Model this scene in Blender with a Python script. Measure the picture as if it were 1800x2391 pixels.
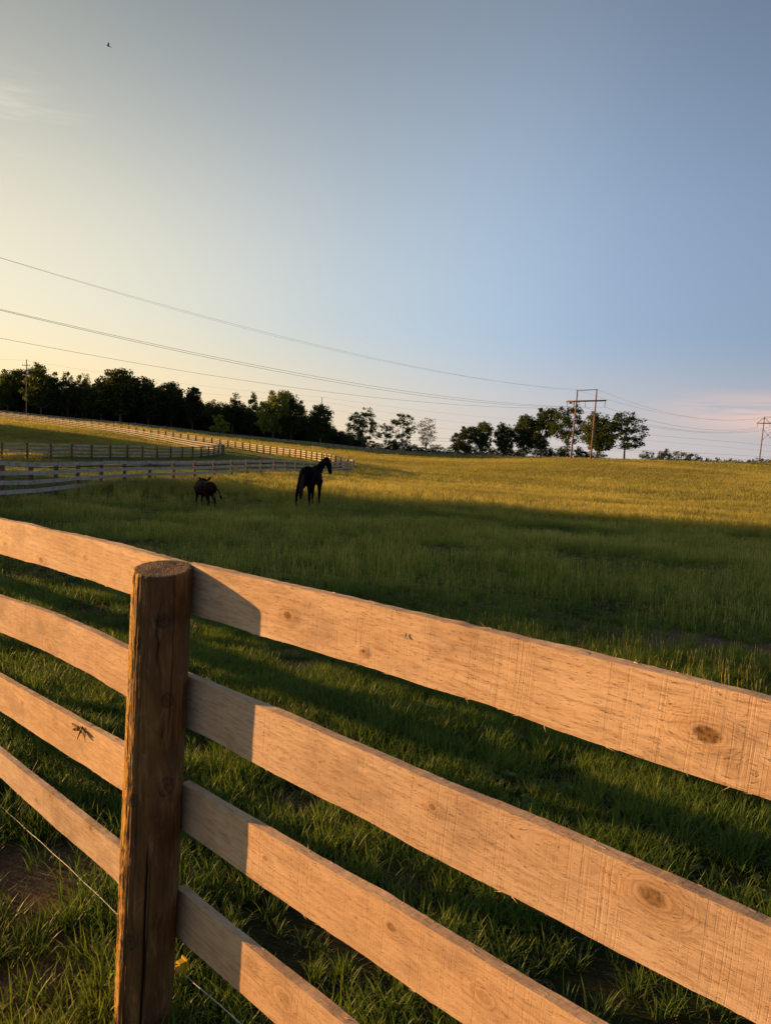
import bpy, bmesh, math, random
import numpy as np
from mathutils import Vector, Matrix

for o in list(bpy.data.objects): bpy.data.objects.remove(o)
S = bpy.context.scene
C = S.collection
R = math.radians
rng = np.random.default_rng(7)
random.seed(7)

# ------------------------------------------------------------------ camera
F, PITCH, ROLL, W0, H0 = 1740.0, R(-6.2), R(3.2), 1800.0, 2391.0
fw = np.array([0, math.cos(PITCH), math.sin(PITCH)])
up0 = np.array([0, -math.sin(PITCH), math.cos(PITCH)])
rt0 = np.array([1.0, 0, 0])
rt = math.cos(ROLL)*rt0 + math.sin(ROLL)*up0
up = -math.sin(ROLL)*rt0 + math.cos(ROLL)*up0
cam = bpy.data.cameras.new('camera')
cam.sensor_fit = 'HORIZONTAL'; cam.sensor_width = 36; cam.lens = F/W0*36
cam.clip_start = 0.05; cam.clip_end = 9000
co = bpy.data.objects.new('camera', cam); C.objects.link(co)
M = Matrix.Identity(4)
for i in range(3):
    M[i][0], M[i][1], M[i][2] = rt[i], up[i], -fw[i]
co.matrix_world = M
S.camera = co

def ray(x, y):
    return fw + (x-W0/2)/F*rt - (y-H0/2)/F*up
def at(x, y, depth):                       # a measured point of the place, depth metres ahead
    q = ray(x, y); return q*(depth/q[1])
def az_at(x, depth):                       # ground position under a measured bearing
    q = ray(x, 1060); return (q[0]/q[1]*depth, depth)

# ------------------------------------------------------------------ light
SUN_AZ, SUN_EL = R(-71), R(8.0)
sdir = Vector((math.sin(SUN_AZ)*math.cos(SUN_EL), math.cos(SUN_AZ)*math.cos(SUN_EL), math.sin(SUN_EL)))
sl = bpy.data.lights.new('sun', 'SUN'); sl.energy = 5.0; sl.angle = R(0.55); sl.color = (1.0, 0.52, 0.17)
so = bpy.data.objects.new('sun', sl); C.objects.link(so)
so.rotation_euler = sdir.to_track_quat('Z', 'Y').to_euler()
S.view_settings.view_transform = 'Standard'
S.view_settings.look = 'None'
S.view_settings.exposure = 0.74
S.view_settings.gamma = 1
S.view_settings.use_curve_mapping = False
S.render.engine = 'CYCLES'
S.cycles.max_bounces = 6
S.cycles.transparent_max_bounces = 8

class NT:
    """tiny helper round a node tree"""
    def __init__(s, nt): s.t = nt; s.L = nt.links
    def n(s, kind, **kw):
        nd = s.t.nodes.new(kind)
        for k, v in kw.items():
            if k == 'inp':
                for a, b in v.items(): s.put(nd, a, b)
            else: setattr(nd, k, v)
        return nd
    def put(s, nd, a, b):
        sock = nd.inputs[a]
        if isinstance(b, bpy.types.NodeSocket): s.L.new(b, sock)
        elif isinstance(b, (tuple, list)) and len(b) == 3 and sock.type == 'RGBA': sock.default_value = (*b, 1)
        else: sock.default_value = b
    def math(s, op, a, b=0.0, c=None, clamp=False):
        nd = s.n('ShaderNodeMath', operation=op, use_clamp=clamp); s.put(nd, 0, a); s.put(nd, 1, b)
        if c is not None: s.put(nd, 2, c)
        return nd.outputs[0]
    def noise(s, vec, scale, detail=3, rough=.55, dist=0.0, dim='3D'):
        nd = s.n('ShaderNodeTexNoise', noise_dimensions=dim); 
        if dim == '1D': s.put(nd, 'W', vec)
        else: s.put(nd, 'Vector', vec)
        nd.inputs['Scale'].default_value = scale; nd.inputs['Detail'].default_value = detail
        nd.inputs['Roughness'].default_value = rough; nd.inputs['Distortion'].default_value = dist
        return nd.outputs['Fac']
    def mapping(s, vec, scale=(1,1,1), loc=(0,0,0), rot=(0,0,0)):
        nd = s.n('ShaderNodeMapping'); s.put(nd, 'Vector', vec)
        nd.inputs['Scale'].default_value = scale; nd.inputs['Location'].default_value = loc; nd.inputs['Rotation'].default_value = rot
        return nd.outputs[0]
    def ramp(s, fac, stops, interp='LINEAR'):
        nd = s.n('ShaderNodeValToRGB'); s.put(nd, 'Fac', fac); cr = nd.color_ramp; cr.interpolation = interp
        while len(cr.elements) < len(stops): cr.elements.new(0.5)
        for e, (p, c) in zip(cr.elements, stops):
            e.position = p; e.color = (*c, 1) if isinstance(c, (tuple, list)) else (c, c, c, 1)
        return nd.outputs[0]
    def mix(s, fac, a, b, mode='MIX'):
        nd = s.n('ShaderNodeMix', data_type='RGBA', blend_type=mode); s.put(nd, 0, fac); s.put(nd, 6, a); s.put(nd, 7, b)
        return nd.outputs[2]
    def smooth(s, v, a, b, lo=0.0, hi=1.0):
        nd = s.n('ShaderNodeMapRange', interpolation_type='SMOOTHSTEP'); s.put(nd, 0, v)
        for i, q in zip((1, 2, 3, 4), (a, b, lo, hi)): nd.inputs[i].default_value = q
        return nd.outputs[0]

world = bpy.data.worlds.new('World'); S.world = world; world.use_nodes = True
world.node_tree.nodes.clear()
T = NT(world.node_tree)
sky = T.n('ShaderNodeTexSky', sky_type='NISHITA', sun_disc=False)
sky.sun_elevation = SUN_EL; sky.sun_rotation = SUN_AZ
sky.altitude = 0; sky.air_density = 1.0; sky.dust_density = 1.0; sky.ozone_density = 1.8
tc = T.n('ShaderNodeTexCoord').outputs['Generated']
sp = T.n('ShaderNodeSeparateXYZ'); T.put(sp, 0, tc)
sx, sy, sz = sp.outputs
azs = T.math('ARCTAN2', sx, sy)
vec = T.n('ShaderNodeCombineXYZ'); T.put(vec, 0, azs); T.put(vec, 1, T.math('MULTIPLY', sz, 5.0))
# warm haze low round the sun side, rose grey haze on the far side
daz = T.n('ShaderNodeMath', operation='COSINE', inp={0: T.math('SUBTRACT', azs, SUN_AZ)}).outputs[0]
warm = T.smooth(daz, -.45, .95)
hcol = T.mix(1.0, T.ramp(T.smooth(daz, -1.0, 1.0), [(.0, (0.3167, 0.2917, 0.3000)), (.30, (0.3917, 0.3533, 0.3583)), (.62, (0.5000, 0.4417, 0.4083)), (.80, (0.6333, 0.5167, 0.3333)), (1.0, (0.9167, 0.6333, 0.2833))], 'B_SPLINE'), (6, 6, 6), 'MULTIPLY')
dsn = T.n('ShaderNodeVectorMath', operation='DOT_PRODUCT'); T.put(dsn, 0, tc); T.put(dsn, 1, tuple(sdir))
mcol = T.mix(1.0, T.ramp(T.smooth(dsn.outputs['Value'], -1.0, 1.0), [(0.00, (0.1583, 0.2083, 0.3000)), (0.42, (0.1833, 0.2500, 0.3667)), (0.56, (0.2417, 0.3250, 0.4667)), (0.67, (0.3250, 0.4167, 0.5333)), (0.78, (0.4000, 0.4500, 0.4917)), (0.88, (0.5333, 0.5250, 0.4500)), (1.00, (0.7667, 0.6500, 0.4167))], 'B_SPLINE'), (6, 6, 6), 'MULTIPLY')
base = T.mix(.88, sky.outputs[0], mcol)
base = T.mix(1.0, base, T.ramp(sz, [(.06, 1.0), (.24, .98), (.42, .64), (.60, .37), (.75, .29), (1.0, .25)], 'B_SPLINE'), 'MULTIPLY')
base = T.mix(T.math('MULTIPLY', T.smooth(sz, .14, .50), T.smooth(dsn.outputs['Value'], .15, .62)), base, T.mix(1.0, base, (.66, .76, .93), 'MULTIPLY'))
base = T.mix(T.smooth(sz, .150, -.03, 0, .92), base, hcol)
wob = T.noise(T.mapping(vec.outputs[0], (2.0, 3.2, 1), (3.1, .2, 0)), 2.2, 6, .62, .7)
band = T.math('MULTIPLY', T.smooth(sz, 0.012, 0.036), T.smooth(sz, 0.078, 0.050))
side = T.smooth(azs, 0.30, 0.49)
cl = T.math('MULTIPLY', T.math('MULTIPLY', T.smooth(wob, .38, .56), band), side)
high = T.math('MULTIPLY', T.math('MULTIPLY', T.smooth(T.noise(T.mapping(vec.outputs[0], (1.2, 2.4, 1), (7.7, .4, 0)), 2.6, 5, .6, .5), .50, .72), T.smooth(sz, .26, .31)), T.math('MULTIPLY', T.smooth(sz, .37, .33), T.smooth(azs, -.30, -.48)))
col = T.mix(T.math('MULTIPLY', cl, .7), base, (3.9, 2.6, 2.15))
col = T.mix(T.math('MULTIPLY', high, .30), col, (4.6, 4.2, 3.6))
bg = T.n('ShaderNodeBackground'); T.put(bg, 'Color', col); bg.inputs['Strength'].default_value = 0.14
T.put(T.n('ShaderNodeOutputWorld'), 'Surface', bg.outputs[0])

# ------------------------------------------------------------------ helpers
def tag(o, label=None, cat=None, group=None, kind=None):
    if label: o['label'] = label
    if cat: o['category'] = cat
    if group: o['group'] = group
    if kind: o['kind'] = kind
    return o
def empty(name, loc=(0, 0, 0), rz=0):
    o = bpy.data.objects.new(name, None); C.objects.link(o); o.location = loc; o.rotation_euler = (0, 0, rz)
    o.empty_display_size = .1
    return o
def new_mesh(name, verts, faces, mat=None, smooth=False):
    me = bpy.data.meshes.new(name); me.from_pydata([tuple(map(float, v)) for v in verts], [], faces); me.update()
    if mat:
        for m in (mat if isinstance(mat, (list, tuple)) else [mat]): me.materials.append(m)
    if smooth: me.polygons.foreach_set('use_smooth', [True]*len(me.polygons))
    return me
def obj(name, me, parent=None, loc=None):
    o = bpy.data.objects.new(name, me); C.objects.link(o)
    if parent: o.parent = parent
    if loc is not None: o.location = loc
    return o
class MB:
    def __init__(s): s.v = []; s.f = []; s.m = []
    def add(s, vs, fs, mi=0):
        b = len(s.v); s.v += [tuple(v) for v in vs]; s.f += [tuple(i+b for i in f) for f in fs]; s.m += [mi]*len(fs)
    def box(s, c, d, M=None, mi=0):
        x, y, z = d[0]/2, d[1]/2, d[2]/2
        vs = [Vector((a*x, b*y, e*z)) for a in (-1, 1) for b in (-1, 1) for e in (-1, 1)]
        if M is not None: vs = [M @ v for v in vs]
        vs = [v+Vector(c) for v in vs]
        s.add(vs, [(0, 1, 3, 2), (4, 6, 7, 5), (0, 4, 5, 1), (2, 3, 7, 6), (0, 2, 6, 4), (1, 5, 7, 3)], mi)
    def tube(s, pts, rad, n=8, cap=True, mi=0, squash=None):
        pts = [Vector(p) for p in pts]
        if not hasattr(rad, '__len__'): rad = [rad]*len(pts)
        vs = []; ref = None
        for i, p in enumerate(pts):
            t = (pts[min(i+1, len(pts)-1)]-pts[max(i-1, 0)]).normalized()
            if ref is None: ref = Vector((0, 0, 1)) if abs(t.z) < .9 else Vector((1, 0, 0))
            a = (ref - t*ref.dot(t)).normalized(); b = t.cross(a); ref = a
            for k in range(n):
                th = 2*math.pi*k/n
                vs.append(p + (a*math.cos(th) + b*math.sin(th)*(squash or 1))*rad[i])
        fs = []
        for i in range(len(pts)-1):
            for k in range(n):
                fs.append((i*n+k, i*n+(k+1) % n, (i+1)*n+(k+1) % n, (i+1)*n+k))
        if cap:
            fs.append(tuple(range(n))[::-1]); fs.append(tuple(range((len(pts)-1)*n, len(pts)*n)))
        s.add(vs, fs, mi)
    def ell(s, c, r, M=None, nu=16, nv=10, mi=0):
        vs = []
        for j in range(nv+1):
            ph = math.pi*j/nv
            for i in range(nu):
                th = 2*math.pi*i/nu
                v = Vector((r[0]*math.sin(ph)*math.cos(th), r[1]*math.sin(ph)*math.sin(th), r[2]*math.cos(ph)))
                if M is not None: v = M @ v
                vs.append(v+Vector(c))
        fs = [(j*nu+i, j*nu+(i+1) % nu, (j+1)*nu+(i+1) % nu, (j+1)*nu+i) for j in range(nv) for i in range(nu)]
        s.add(vs, fs, mi)
    def build(s, name, mat, parent=None, smooth=False, loc=None):
        me = new_mesh(name, s.v, s.f, mat, smooth)
        if isinstance(mat, (list, tuple)): me.polygons.foreach_set('material_index', s.m)
        return obj(name, me, parent, loc)

def new_mat(name):
    m = bpy.data.materials.new(name); m.use_nodes = True; m.node_tree.nodes.clear()
    return m, NT(m.node_tree)
def principled(name, color, rough=.8, bump=None, spec=.3, trans=None, metallic=0.0):
    """color/bump are functions of the NT helper or constants"""
    m, t = new_mat(name)
    b = t.n('ShaderNodeBsdfPrincipled'); out = t.n('ShaderNodeOutputMaterial')
    c = color(t) if callable(color) else color
    t.put(b, 'Base Color', c); b.inputs['Roughness'].default_value = rough
    b.inputs['Specular IOR Level'].default_value = spec; b.inputs['Metallic'].default_value = metallic
    if bump:
        h, dist = bump(t); bp = t.n('ShaderNodeBump'); t.put(bp, 'Height', h); bp.inputs['Distance'].default_value = dist
        t.put(b, 'Normal', bp.outputs[0])
    sh = b.outputs[0]
    if trans:
        tr = t.n('ShaderNodeBsdfTranslucent'); t.put(tr, 'Color', c if not callable(trans) else trans(t))
        mx = t.n('ShaderNodeMixShader'); mx.inputs[0].default_value = .38
        t.L.new(sh, mx.inputs[1]); t.L.new(tr.outputs[0], mx.inputs[2]); sh = mx.outputs[0]
    t.L.new(sh, out.inputs['Surface'])
    return m

# ------------------------------------------------------------------ terrain
def warp(P):
    P = np.asarray(P, float); r = np.hypot(P[..., 0], P[..., 1])+1e-9
    g = np.log1p(r/20.0)
    return P*(g/r)[..., None]
HY = lambda x: 1007 + (x-900)*.0559         # the level line at image column x
ctrl = []
for (x, y, d) in [(34,1171,25.2),(259,1143.6,34.9),(374,1134,40),(518,1124,47),(650,1115,57),(786,1109.5,76),(826,1106,83),
                  (757,1082.5,99),(681,1070,113),(600,1057.5,124),(540,1048,130),(446,1033.5,138.5),(300,1013,152),(150,994,164),(0,976,174),
                  (10,1074,58),(123,1074,62),(261,1074,69),(401,1073,79),(501,1067,91),(523,1063.5,98),(446,1049,111),(300,1019,130),(150,998,145),(0,979,158),
                  (735,1187,28.5),(480,1187,28.5),
                  (255,993,240),(400,1008,240),(520,1022,240),(640,1034,240),(760,1045,240),(880,1058,240),(1066,1067,262),(1200,1071,285),(100,979,240),(0,968,240),
                  (1333,1076,190),(1388,1078,190),(1771,1090.5,290),(1450,1077,225),(1590,1084,260),(1100,1073,220),(900,1090,130),(1000,1081,170)]:
    X, Y = az_at(x, d); ctrl.append((X, Y, -(y-HY(x))/F*d))
for (X, Y) in [(0,1),(0,4),(0,8),(0,14),(6,6),(12,12),(-6,6),(-3,-4),(4,-5),(20,20),(8,20),(-14,-8),(14,-8),(0,-25),(-30,-30),(30,-30),(30,5),(-10,14)]:
    ctrl.append((X, Y, -1.76-.045*max(Y, -6) - (.01*max(0, Y-10))))
ctrl += [(25,50,-4.3),(50,70,-4.7),(90,110,-4.9),(60,140,-4.8),(120,170,-5.1),(-45,45,-3.0),(-80,60,-2.4),(-75,20,-2.0),(-60,0,-1.8),(80,20,-3.5),
         (150,320,-8.5),(-60,320,-5),(60,420,-14),(-150,260,-1.5),(-150,120,-1.0),(-260,200,0),(250,300,-8),(200,80,-5),(0,700,-28),(350,650,-26),(-300,500,-6),
         (1500,1500,-60),(0,2500,-70),(-1500,1500,-40),(-1500,0,-30),(1500,0,-60),(0,-1500,-30),(0,-300,-4),(300,-200,-8),(-300,-200,-4)]
ctrl = np.array(ctrl)
cw = warp(ctrl[:, :2])
def tps(r2):
    return np.where(r2 > 0, r2*np.log(r2+1e-12), 0)
n = len(ctrl)
K = tps(((cw[:, None]-cw[None])**2).sum(-1)) + np.eye(n)*.0012
Pm = np.hstack([np.ones((n, 1)), cw])
A_ = np.block([[K, Pm], [Pm.T, np.zeros((3, 3))]])
sol = np.linalg.solve(A_, np.concatenate([ctrl[:, 2], np.zeros(3)]))
def bumps(X, Y):
    r = np.hypot(X, Y)
    a = .035*np.sin(X*.9+1.3*np.sin(Y*.7))*np.cos(Y*.8+.6*np.sin(X*.5)) + .02*np.sin(X*2.3+Y*1.1)*np.cos(Y*2.1-X*.7)
    return a*np.clip((r-1)/4, .25, 1)*np.clip((160-r)/60, 0, 1)
def ground(X, Y, fine=True):
    X = np.asarray(X, float); Y = np.asarray(Y, float); sh = X.shape
    P = warp(np.stack([X.ravel(), Y.ravel()], -1)); out = np.zeros(len(P))
    for i in range(0, len(P), 20000):
        q = P[i:i+20000]
        out[i:i+20000] = tps(((q[:, None]-cw[None])**2).sum(-1)) @ sol[:n] + sol[n] + q @ sol[n+1:]
    out = out.reshape(sh)
    return out + (bumps(X, Y) if fine else 0)
def gz(x, y): return float(ground(np.array([x]), np.array([y]))[0])

# ------------------------------------------------------------------ fence lines on the ground
def walk(pts): return [az_at(x, d) for x, d in pts]
A_line = [(-11.9, 12.0), (-12.0, 17.0), (-12.3, 22.0)] + walk([(34,25.2),(96,27.6),(152,30.1),(203,32.5),(259,34.9),(314,37.4),(374,39.7),(426.4,42.1),(474.5,44.5),(518,46.8),(556.5,49.2),
        (591,51.6),(624,54.0),(653,56.3),(678.7,58.8),(704.5,61.4),(735,66),(763,71),(786,76),(805,79),(817,81.3),(825,83.3),(828,85),(826,86.7),(820,88.2),(811,89.3),
        (793.5,91.5),(777.4,95),(757,99.5),(733,104),(708,108.4),(681.5,113),(653,117),(622,121),(590,125),(556,128.6),(521.6,132.2),(482,135.3),(446,138.5),(380,144.5),(300,151.5),(150,163),(0,174),(-150,184)])
B_line = walk([(-120,53),(-50,55.5),(10.5,58),(69.5,60.2),(123.6,62.4),(173,64.8),(218,67),(261,69.3),(300,71.6),(336,74),(370,76.3),(401,78.6),(427.6,81),(452,83.4),(472,85.8),
        (488.6,88.2),(501,90.6),(510,92.8),(517.5,95),(522.5,97.3),(522,99.6),(513,101.6),(497,103.6),(470,107),(446,110),(400,116),(300,128),(150,144),(0,157),(-150,168)])
C_line = walk([(-150,238),(0,240),(100,240),(255,240),(400,240),(520,240),(640,240),(760,240),(880,241),(980,250),(1066,262),(1200,285),(1330,300),(1480,330),(1700,350),(1900,370)])
def smooth_line(P, it=2):
    P = [np.array(p, float) for p in P]
    for _ in range(it):
        Q = [P[0]]
        for a, b in zip(P[:-1], P[1:]): Q += [a*.75+b*.25, a*.25+b*.75]
        Q.append(P[-1]); P = Q
    return np.array(P)
def resample(P, step):
    d = np.concatenate([[0], np.cumsum(np.hypot(*np.diff(P, axis=0).T))])
    k = int(d[-1]//step); s = np.arange(k+1)*step
    return np.stack([np.interp(s, d, P[:, 0]), np.interp(s, d, P[:, 1])], -1)
A_s, B_s, C_s = smooth_line(A_line), smooth_line(B_line), smooth_line(C_line)

def inside(poly, X, Y):
    X = np.asarray(X); Y = np.asarray(Y); c = np.zeros(X.shape, bool)
    n_ = len(poly)
    for i in range(n_):
        x1, y1 = poly[i]; x2, y2 = poly[(i+1) % n_]
        if y1 == y2: continue
        cond = ((y1 > Y) != (y2 > Y)) & (X < (x2-x1)*(Y-y1)/(y2-y1)+x1)
        c ^= cond
    return c
polyA = np.vstack([A_s, [[-260, 200], [-200, 0], [-20, 2]]])
polyB = np.vstack([B_s, [[-230, 190], [-170, 30]]])
# the near fence: a vertical plane D metres from the eye, running away to the left
FAZ = R(-46.19); FD = 1.140
fd = np.array([math.sin(FAZ), math.cos(FAZ), 0]); fn = np.array([math.cos(FAZ), -math.sin(FAZ), 0])
def on_fence(x, y, D=FD):
    q = ray(x, y); P = q*(D/(q @ fn)); return float(P @ fd), float(P[2])

def vnoise(X, Y, s, seed=0):                       # smooth value noise
    r_ = np.random.default_rng(seed); g = r_.random((64, 64))
    u = X/s; v = Y/s; i = np.floor(u).astype(int); j = np.floor(v).astype(int); a = u-i; b = v-j
    a = a*a*(3-2*a); b = b*b*(3-2*b); G = lambda p, q: g[p % 64, q % 64]
    return (G(i, j)*(1-a)+G(i+1, j)*a)*(1-b)+(G(i, j+1)*(1-a)+G(i+1, j+1)*a)*b
def px_ground(x, y):                                # where a bearing meets the terrain
    q = ray(x, y); lo, hi = 1.0, 400.0
    t = 1.0
    while t < 400:
        P = q*t
        if P[2] < gz(P[0], P[1]): break
        t *= 1.03
    return P[0], P[1]
dirt_spots = []
for (x, y, rx, ry) in [(1740,1515,2.3,.95),(1560,1490,1.3,.55),(60,2110,.42,.30),(150,2030,.25,.2),(20,2330,.3,.2),(720,1555,.28,.4),(700,1530,.3,.3),(900,2050,.2,.10),(1180,1430,.8,.3),(1640,2250,.22,.10),(700,1900,.25,.12)]:
    X, Y = px_ground(x, y); dirt_spots.append((X, Y, rx, ry))
def dirt(X, Y):
    m = np.zeros(np.shape(X))
    for (a, b, rx, ry) in dirt_spots:
        d = np.hypot((X-a)/rx, (Y-b)/ry) + (vnoise(X, Y, .22, 3)-.5)*1.1
        m = np.maximum(m, np.clip(1.35-d, 0, 1))
    return m
# lane track: follows the inner paddock fence eight metres out
off = []
for i in range(1, len(B_s)-1):
    t = B_s[i+1]-B_s[i-1]; t /= np.hypot(*t); off.append(B_s[i]+np.array([t[1], -t[0]])*6.5)
track = resample(smooth_line(off, 1), 1.2)
def dist_line(P, X, Y):
    out = np.full(np.shape(X), 1e9)
    for p in P: out = np.minimum(out, np.hypot(X-p[0], Y-p[1]))
    return out

# ------------------------------------------------------------------ ground sheet
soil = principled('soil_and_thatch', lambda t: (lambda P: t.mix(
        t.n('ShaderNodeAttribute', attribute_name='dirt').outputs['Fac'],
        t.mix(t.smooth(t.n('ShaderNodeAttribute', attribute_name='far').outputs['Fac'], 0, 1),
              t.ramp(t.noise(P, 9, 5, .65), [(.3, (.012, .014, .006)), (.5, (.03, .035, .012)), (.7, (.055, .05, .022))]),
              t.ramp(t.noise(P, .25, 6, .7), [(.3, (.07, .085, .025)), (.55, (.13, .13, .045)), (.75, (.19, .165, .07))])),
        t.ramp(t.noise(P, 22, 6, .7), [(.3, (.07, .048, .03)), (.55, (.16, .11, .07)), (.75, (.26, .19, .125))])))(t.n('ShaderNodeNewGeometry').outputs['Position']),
    rough=.95, bump=lambda t: (t.noise(t.n('ShaderNodeNewGeometry').outputs['Position'], 30, 6, .7), .03), spec=.1)
rad = np.concatenate([[0.0], np.geomspace(.5, 3500, 210)])
ang = np.concatenate([np.radians(np.linspace(-62, 62, 300)), np.radians(np.linspace(62, 298, 60))[1:-1]])
RR, AA = np.meshgrid(rad, ang, indexing='ij')
GX, GY = RR*np.sin(AA), RR*np.cos(AA)
GZ = ground(GX, GY)
nr, na = RR.shape
V = np.stack([GX, GY, GZ], -1).reshape(-1, 3)
idx = np.arange(nr*na).reshape(nr, na)
a0 = idx[:-1, :]; a1 = idx[1:, :]; b0 = np.roll(a0, -1, 1); b1 = np.roll(a1, -1, 1)
faces = np.stack([a0, a1, b1, b0], -1)[:, :, :].reshape(-1, 4)
gm = bpy.data.meshes.new('ground'); gm.from_pydata(V.tolist(), [], faces.tolist()); gm.update()
at_ = gm.attributes.new('dirt', 'FLOAT', 'POINT'); at_.data.foreach_set('value', dirt(V[:, 0], V[:, 1]).astype(np.float32))
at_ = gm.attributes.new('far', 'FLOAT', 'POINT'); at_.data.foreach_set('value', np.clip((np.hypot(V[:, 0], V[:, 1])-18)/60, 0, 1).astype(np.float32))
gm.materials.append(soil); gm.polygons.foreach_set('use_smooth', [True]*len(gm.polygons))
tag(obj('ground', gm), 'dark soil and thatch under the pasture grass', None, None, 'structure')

def ribbon(name, line, width, mat, lift, label):
    vs = []; fs = []
    nn = 7
    for i, p in enumerate(line):
        t = line[min(i+1, len(line)-1)]-line[max(i-1, 0)]; t = t/np.hypot(*t); s = np.array([t[1], -t[0]])
        w = width*(1+.25*math.sin(i*.9)+.15*math.sin(i*2.3))
        for k in range(nn):
            q = p+s*w*(k/(nn-1)-.5); vs.append((q[0], q[1], gz(*q)+lift))
    for i in range(len(line)-1):
        for k in range(nn-1): fs.append((i*nn+k, i*nn+k+1, (i+1)*nn+k+1, (i+1)*nn+k))
    return tag(obj(name, new_mesh(name, vs, fs, mat, True)), label, None, None, 'structure')
gravel = principled('pale_gravel', lambda t: t.ramp(t.noise(t.n('ShaderNodeNewGeometry').outputs['Position'], 6, 6, .75), [(.3, (.06, .058, .045)), (.5, (.13, .12, .10)), (.7, (.22, .2, .17))]), .95)
ribbon('gravel_track', track, 1.7, gravel, .07, 'grey gravel track following the mown lane between the two fences')
road_mat = principled('worn_asphalt', lambda t: t.ramp(t.noise(t.n('ShaderNodeNewGeometry').outputs['Position'], 2, 5), [(.3, (.05, .05, .05)), (.7, (.08, .08, .08))]), .9)

# ------------------------------------------------------------------ fences in the distance
def wood_far(name, c0, c1, c2):
    return principled(name, lambda t: (lambda P: t.mix(t.smooth(t.noise(t.mapping(P, (1, 1, .3)), 9, 5, .7), .55, .72), t.ramp(t.noise(P, 2.5, 5, .6), [(.3, c0), (.6, c1)]), c2))(t.n('ShaderNodeNewGeometry').outputs['Position']), .85)
board_far = wood_far('weathered_board', (.34, .30, .25), (.53, .47, .385), (.08, .06, .05))
post_far = wood_far('brown_round_post', (.10, .065, .04), (.17, .11, .065), (.05, .035, .025))
pm_ = MB(); pm_.tube([(0, 0, -.3), (0, 0, .6), (.004, .003, 1.36), (.004, .003, 1.37)], [.085, .083, .078, .072], 12)
post_me = new_mesh('round_post', pm_.v, pm_.f, post_far)
def board_mesh(name, L_):
    b = bmesh.new(); bmesh.ops.create_cube(b, size=1, matrix=Matrix.Diagonal((L_, .026, .145, 1)))
    me = bpy.data.meshes.new(name)
    bmesh.ops.subdivide_edges(b, edges=[e for e in b.edges if abs((e.verts[0].co-e.verts[1].co).x) > 1], cuts=5, use_grid_fill=True)
    for v in b.verts: v.co.z += .006*math.sin(v.co.x*4+len(name)); v.co.y += .004*math.sin(v.co.x*3)
    b.to_mesh(me); b.free(); me.materials.append(board_far); return me
board_mes = [board_mesh('fence_board'+'x'*k, 1.0) for k in range(3)]
Z_B = (1.27, .955, .64, .325)
def fence(name, line, side, label, step=2.44, max_parts=(300, 300), jitter=.02):
    root = empty(name, (line[0][0], line[0][1], gz(*line[0]))); tag(root, label, 'fence')
    P = resample(line, step); zz = ground(P[:, 0], P[:, 1]); o3 = Vector(root.location)
    order = np.argsort(np.hypot(P[:, 0], P[:, 1]))
    rank = {int(k): i for i, k in enumerate(order)}
    rest = MB(); restb = MB()
    for i, (p, z) in enumerate(zip(P, zz)):
        lean = (random.gauss(0, .012), random.gauss(0, .012)); hgt = random.gauss(0, jitter)
        if rank[i] < max_parts[0]:
            q = obj('post', post_me, root, Vector((p[0], p[1], z+hgt))-o3); q.rotation_euler = (*lean, random.random()*6)
        else: rest.tube([Vector((p[0], p[1], z-.3))-o3, Vector((p[0], p[1], z+1.36))-o3], [.085, .075], 6)
    bo = [] 
    for i in range(len(P)-1):
        d = P[i+1]-P[i]; L_ = np.hypot(*d); t = d/L_; s = np.array([t[1], -t[0]])*side*.098
        for k, h in enumerate(Z_B):
            ja, jb = random.gauss(0, .010), random.gauss(0, .010)
            a = Vector((P[i][0]+s[0], P[i][1]+s[1], zz[i]+h+ja)); b = Vector((P[i+1][0]+s[0], P[i+1][1]+s[1], zz[i+1]+h+jb))
            bo.append((min(rank[i], rank[i+1]), k, a, b))
    bo.sort(key=lambda q: q[0])
    for j, (r_, k, a, b) in enumerate(bo):
        X = (b-a); L_ = X.length; X.normalize(); Y = Vector((0, 0, 1)).cross(X).normalized(); Z = X.cross(Y)
        M3 = Matrix((X, Y, Z)).transposed()
        if j < max_parts[1]:
            q = obj('board', board_mes[(j*7+k) % 3], root); q.matrix_parent_inverse = Matrix.Identity(4)
            q.location = (a+b)/2-o3; q.rotation_mode = 'QUATERNION'; q.rotation_quaternion = M3.to_quaternion(); q.scale = (L_-.008, 1, 1)
        else: restb.box((a+b)/2-o3, (L_-.008, .026, .145), M3)
    if rest.v: tag(rest.build('post_row', post_far, root), kind='stuff')
    if restb.v: tag(restb.build('board_rows', board_far, root), kind='stuff')
    return P
PA = fence('paddock_fence', A_s, 1, 'outer board fence curving round a tip behind the black horse and back up the hill')
PB = fence('paddock_fence', B_s, -1, 'inner four board fence with dark posts in front, turning a tight corner inside the lane')
PC = fence('paddock_fence', C_s, -1, 'thin distant fence running along the foot of the woods', max_parts=(0, 0))
del PC

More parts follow.
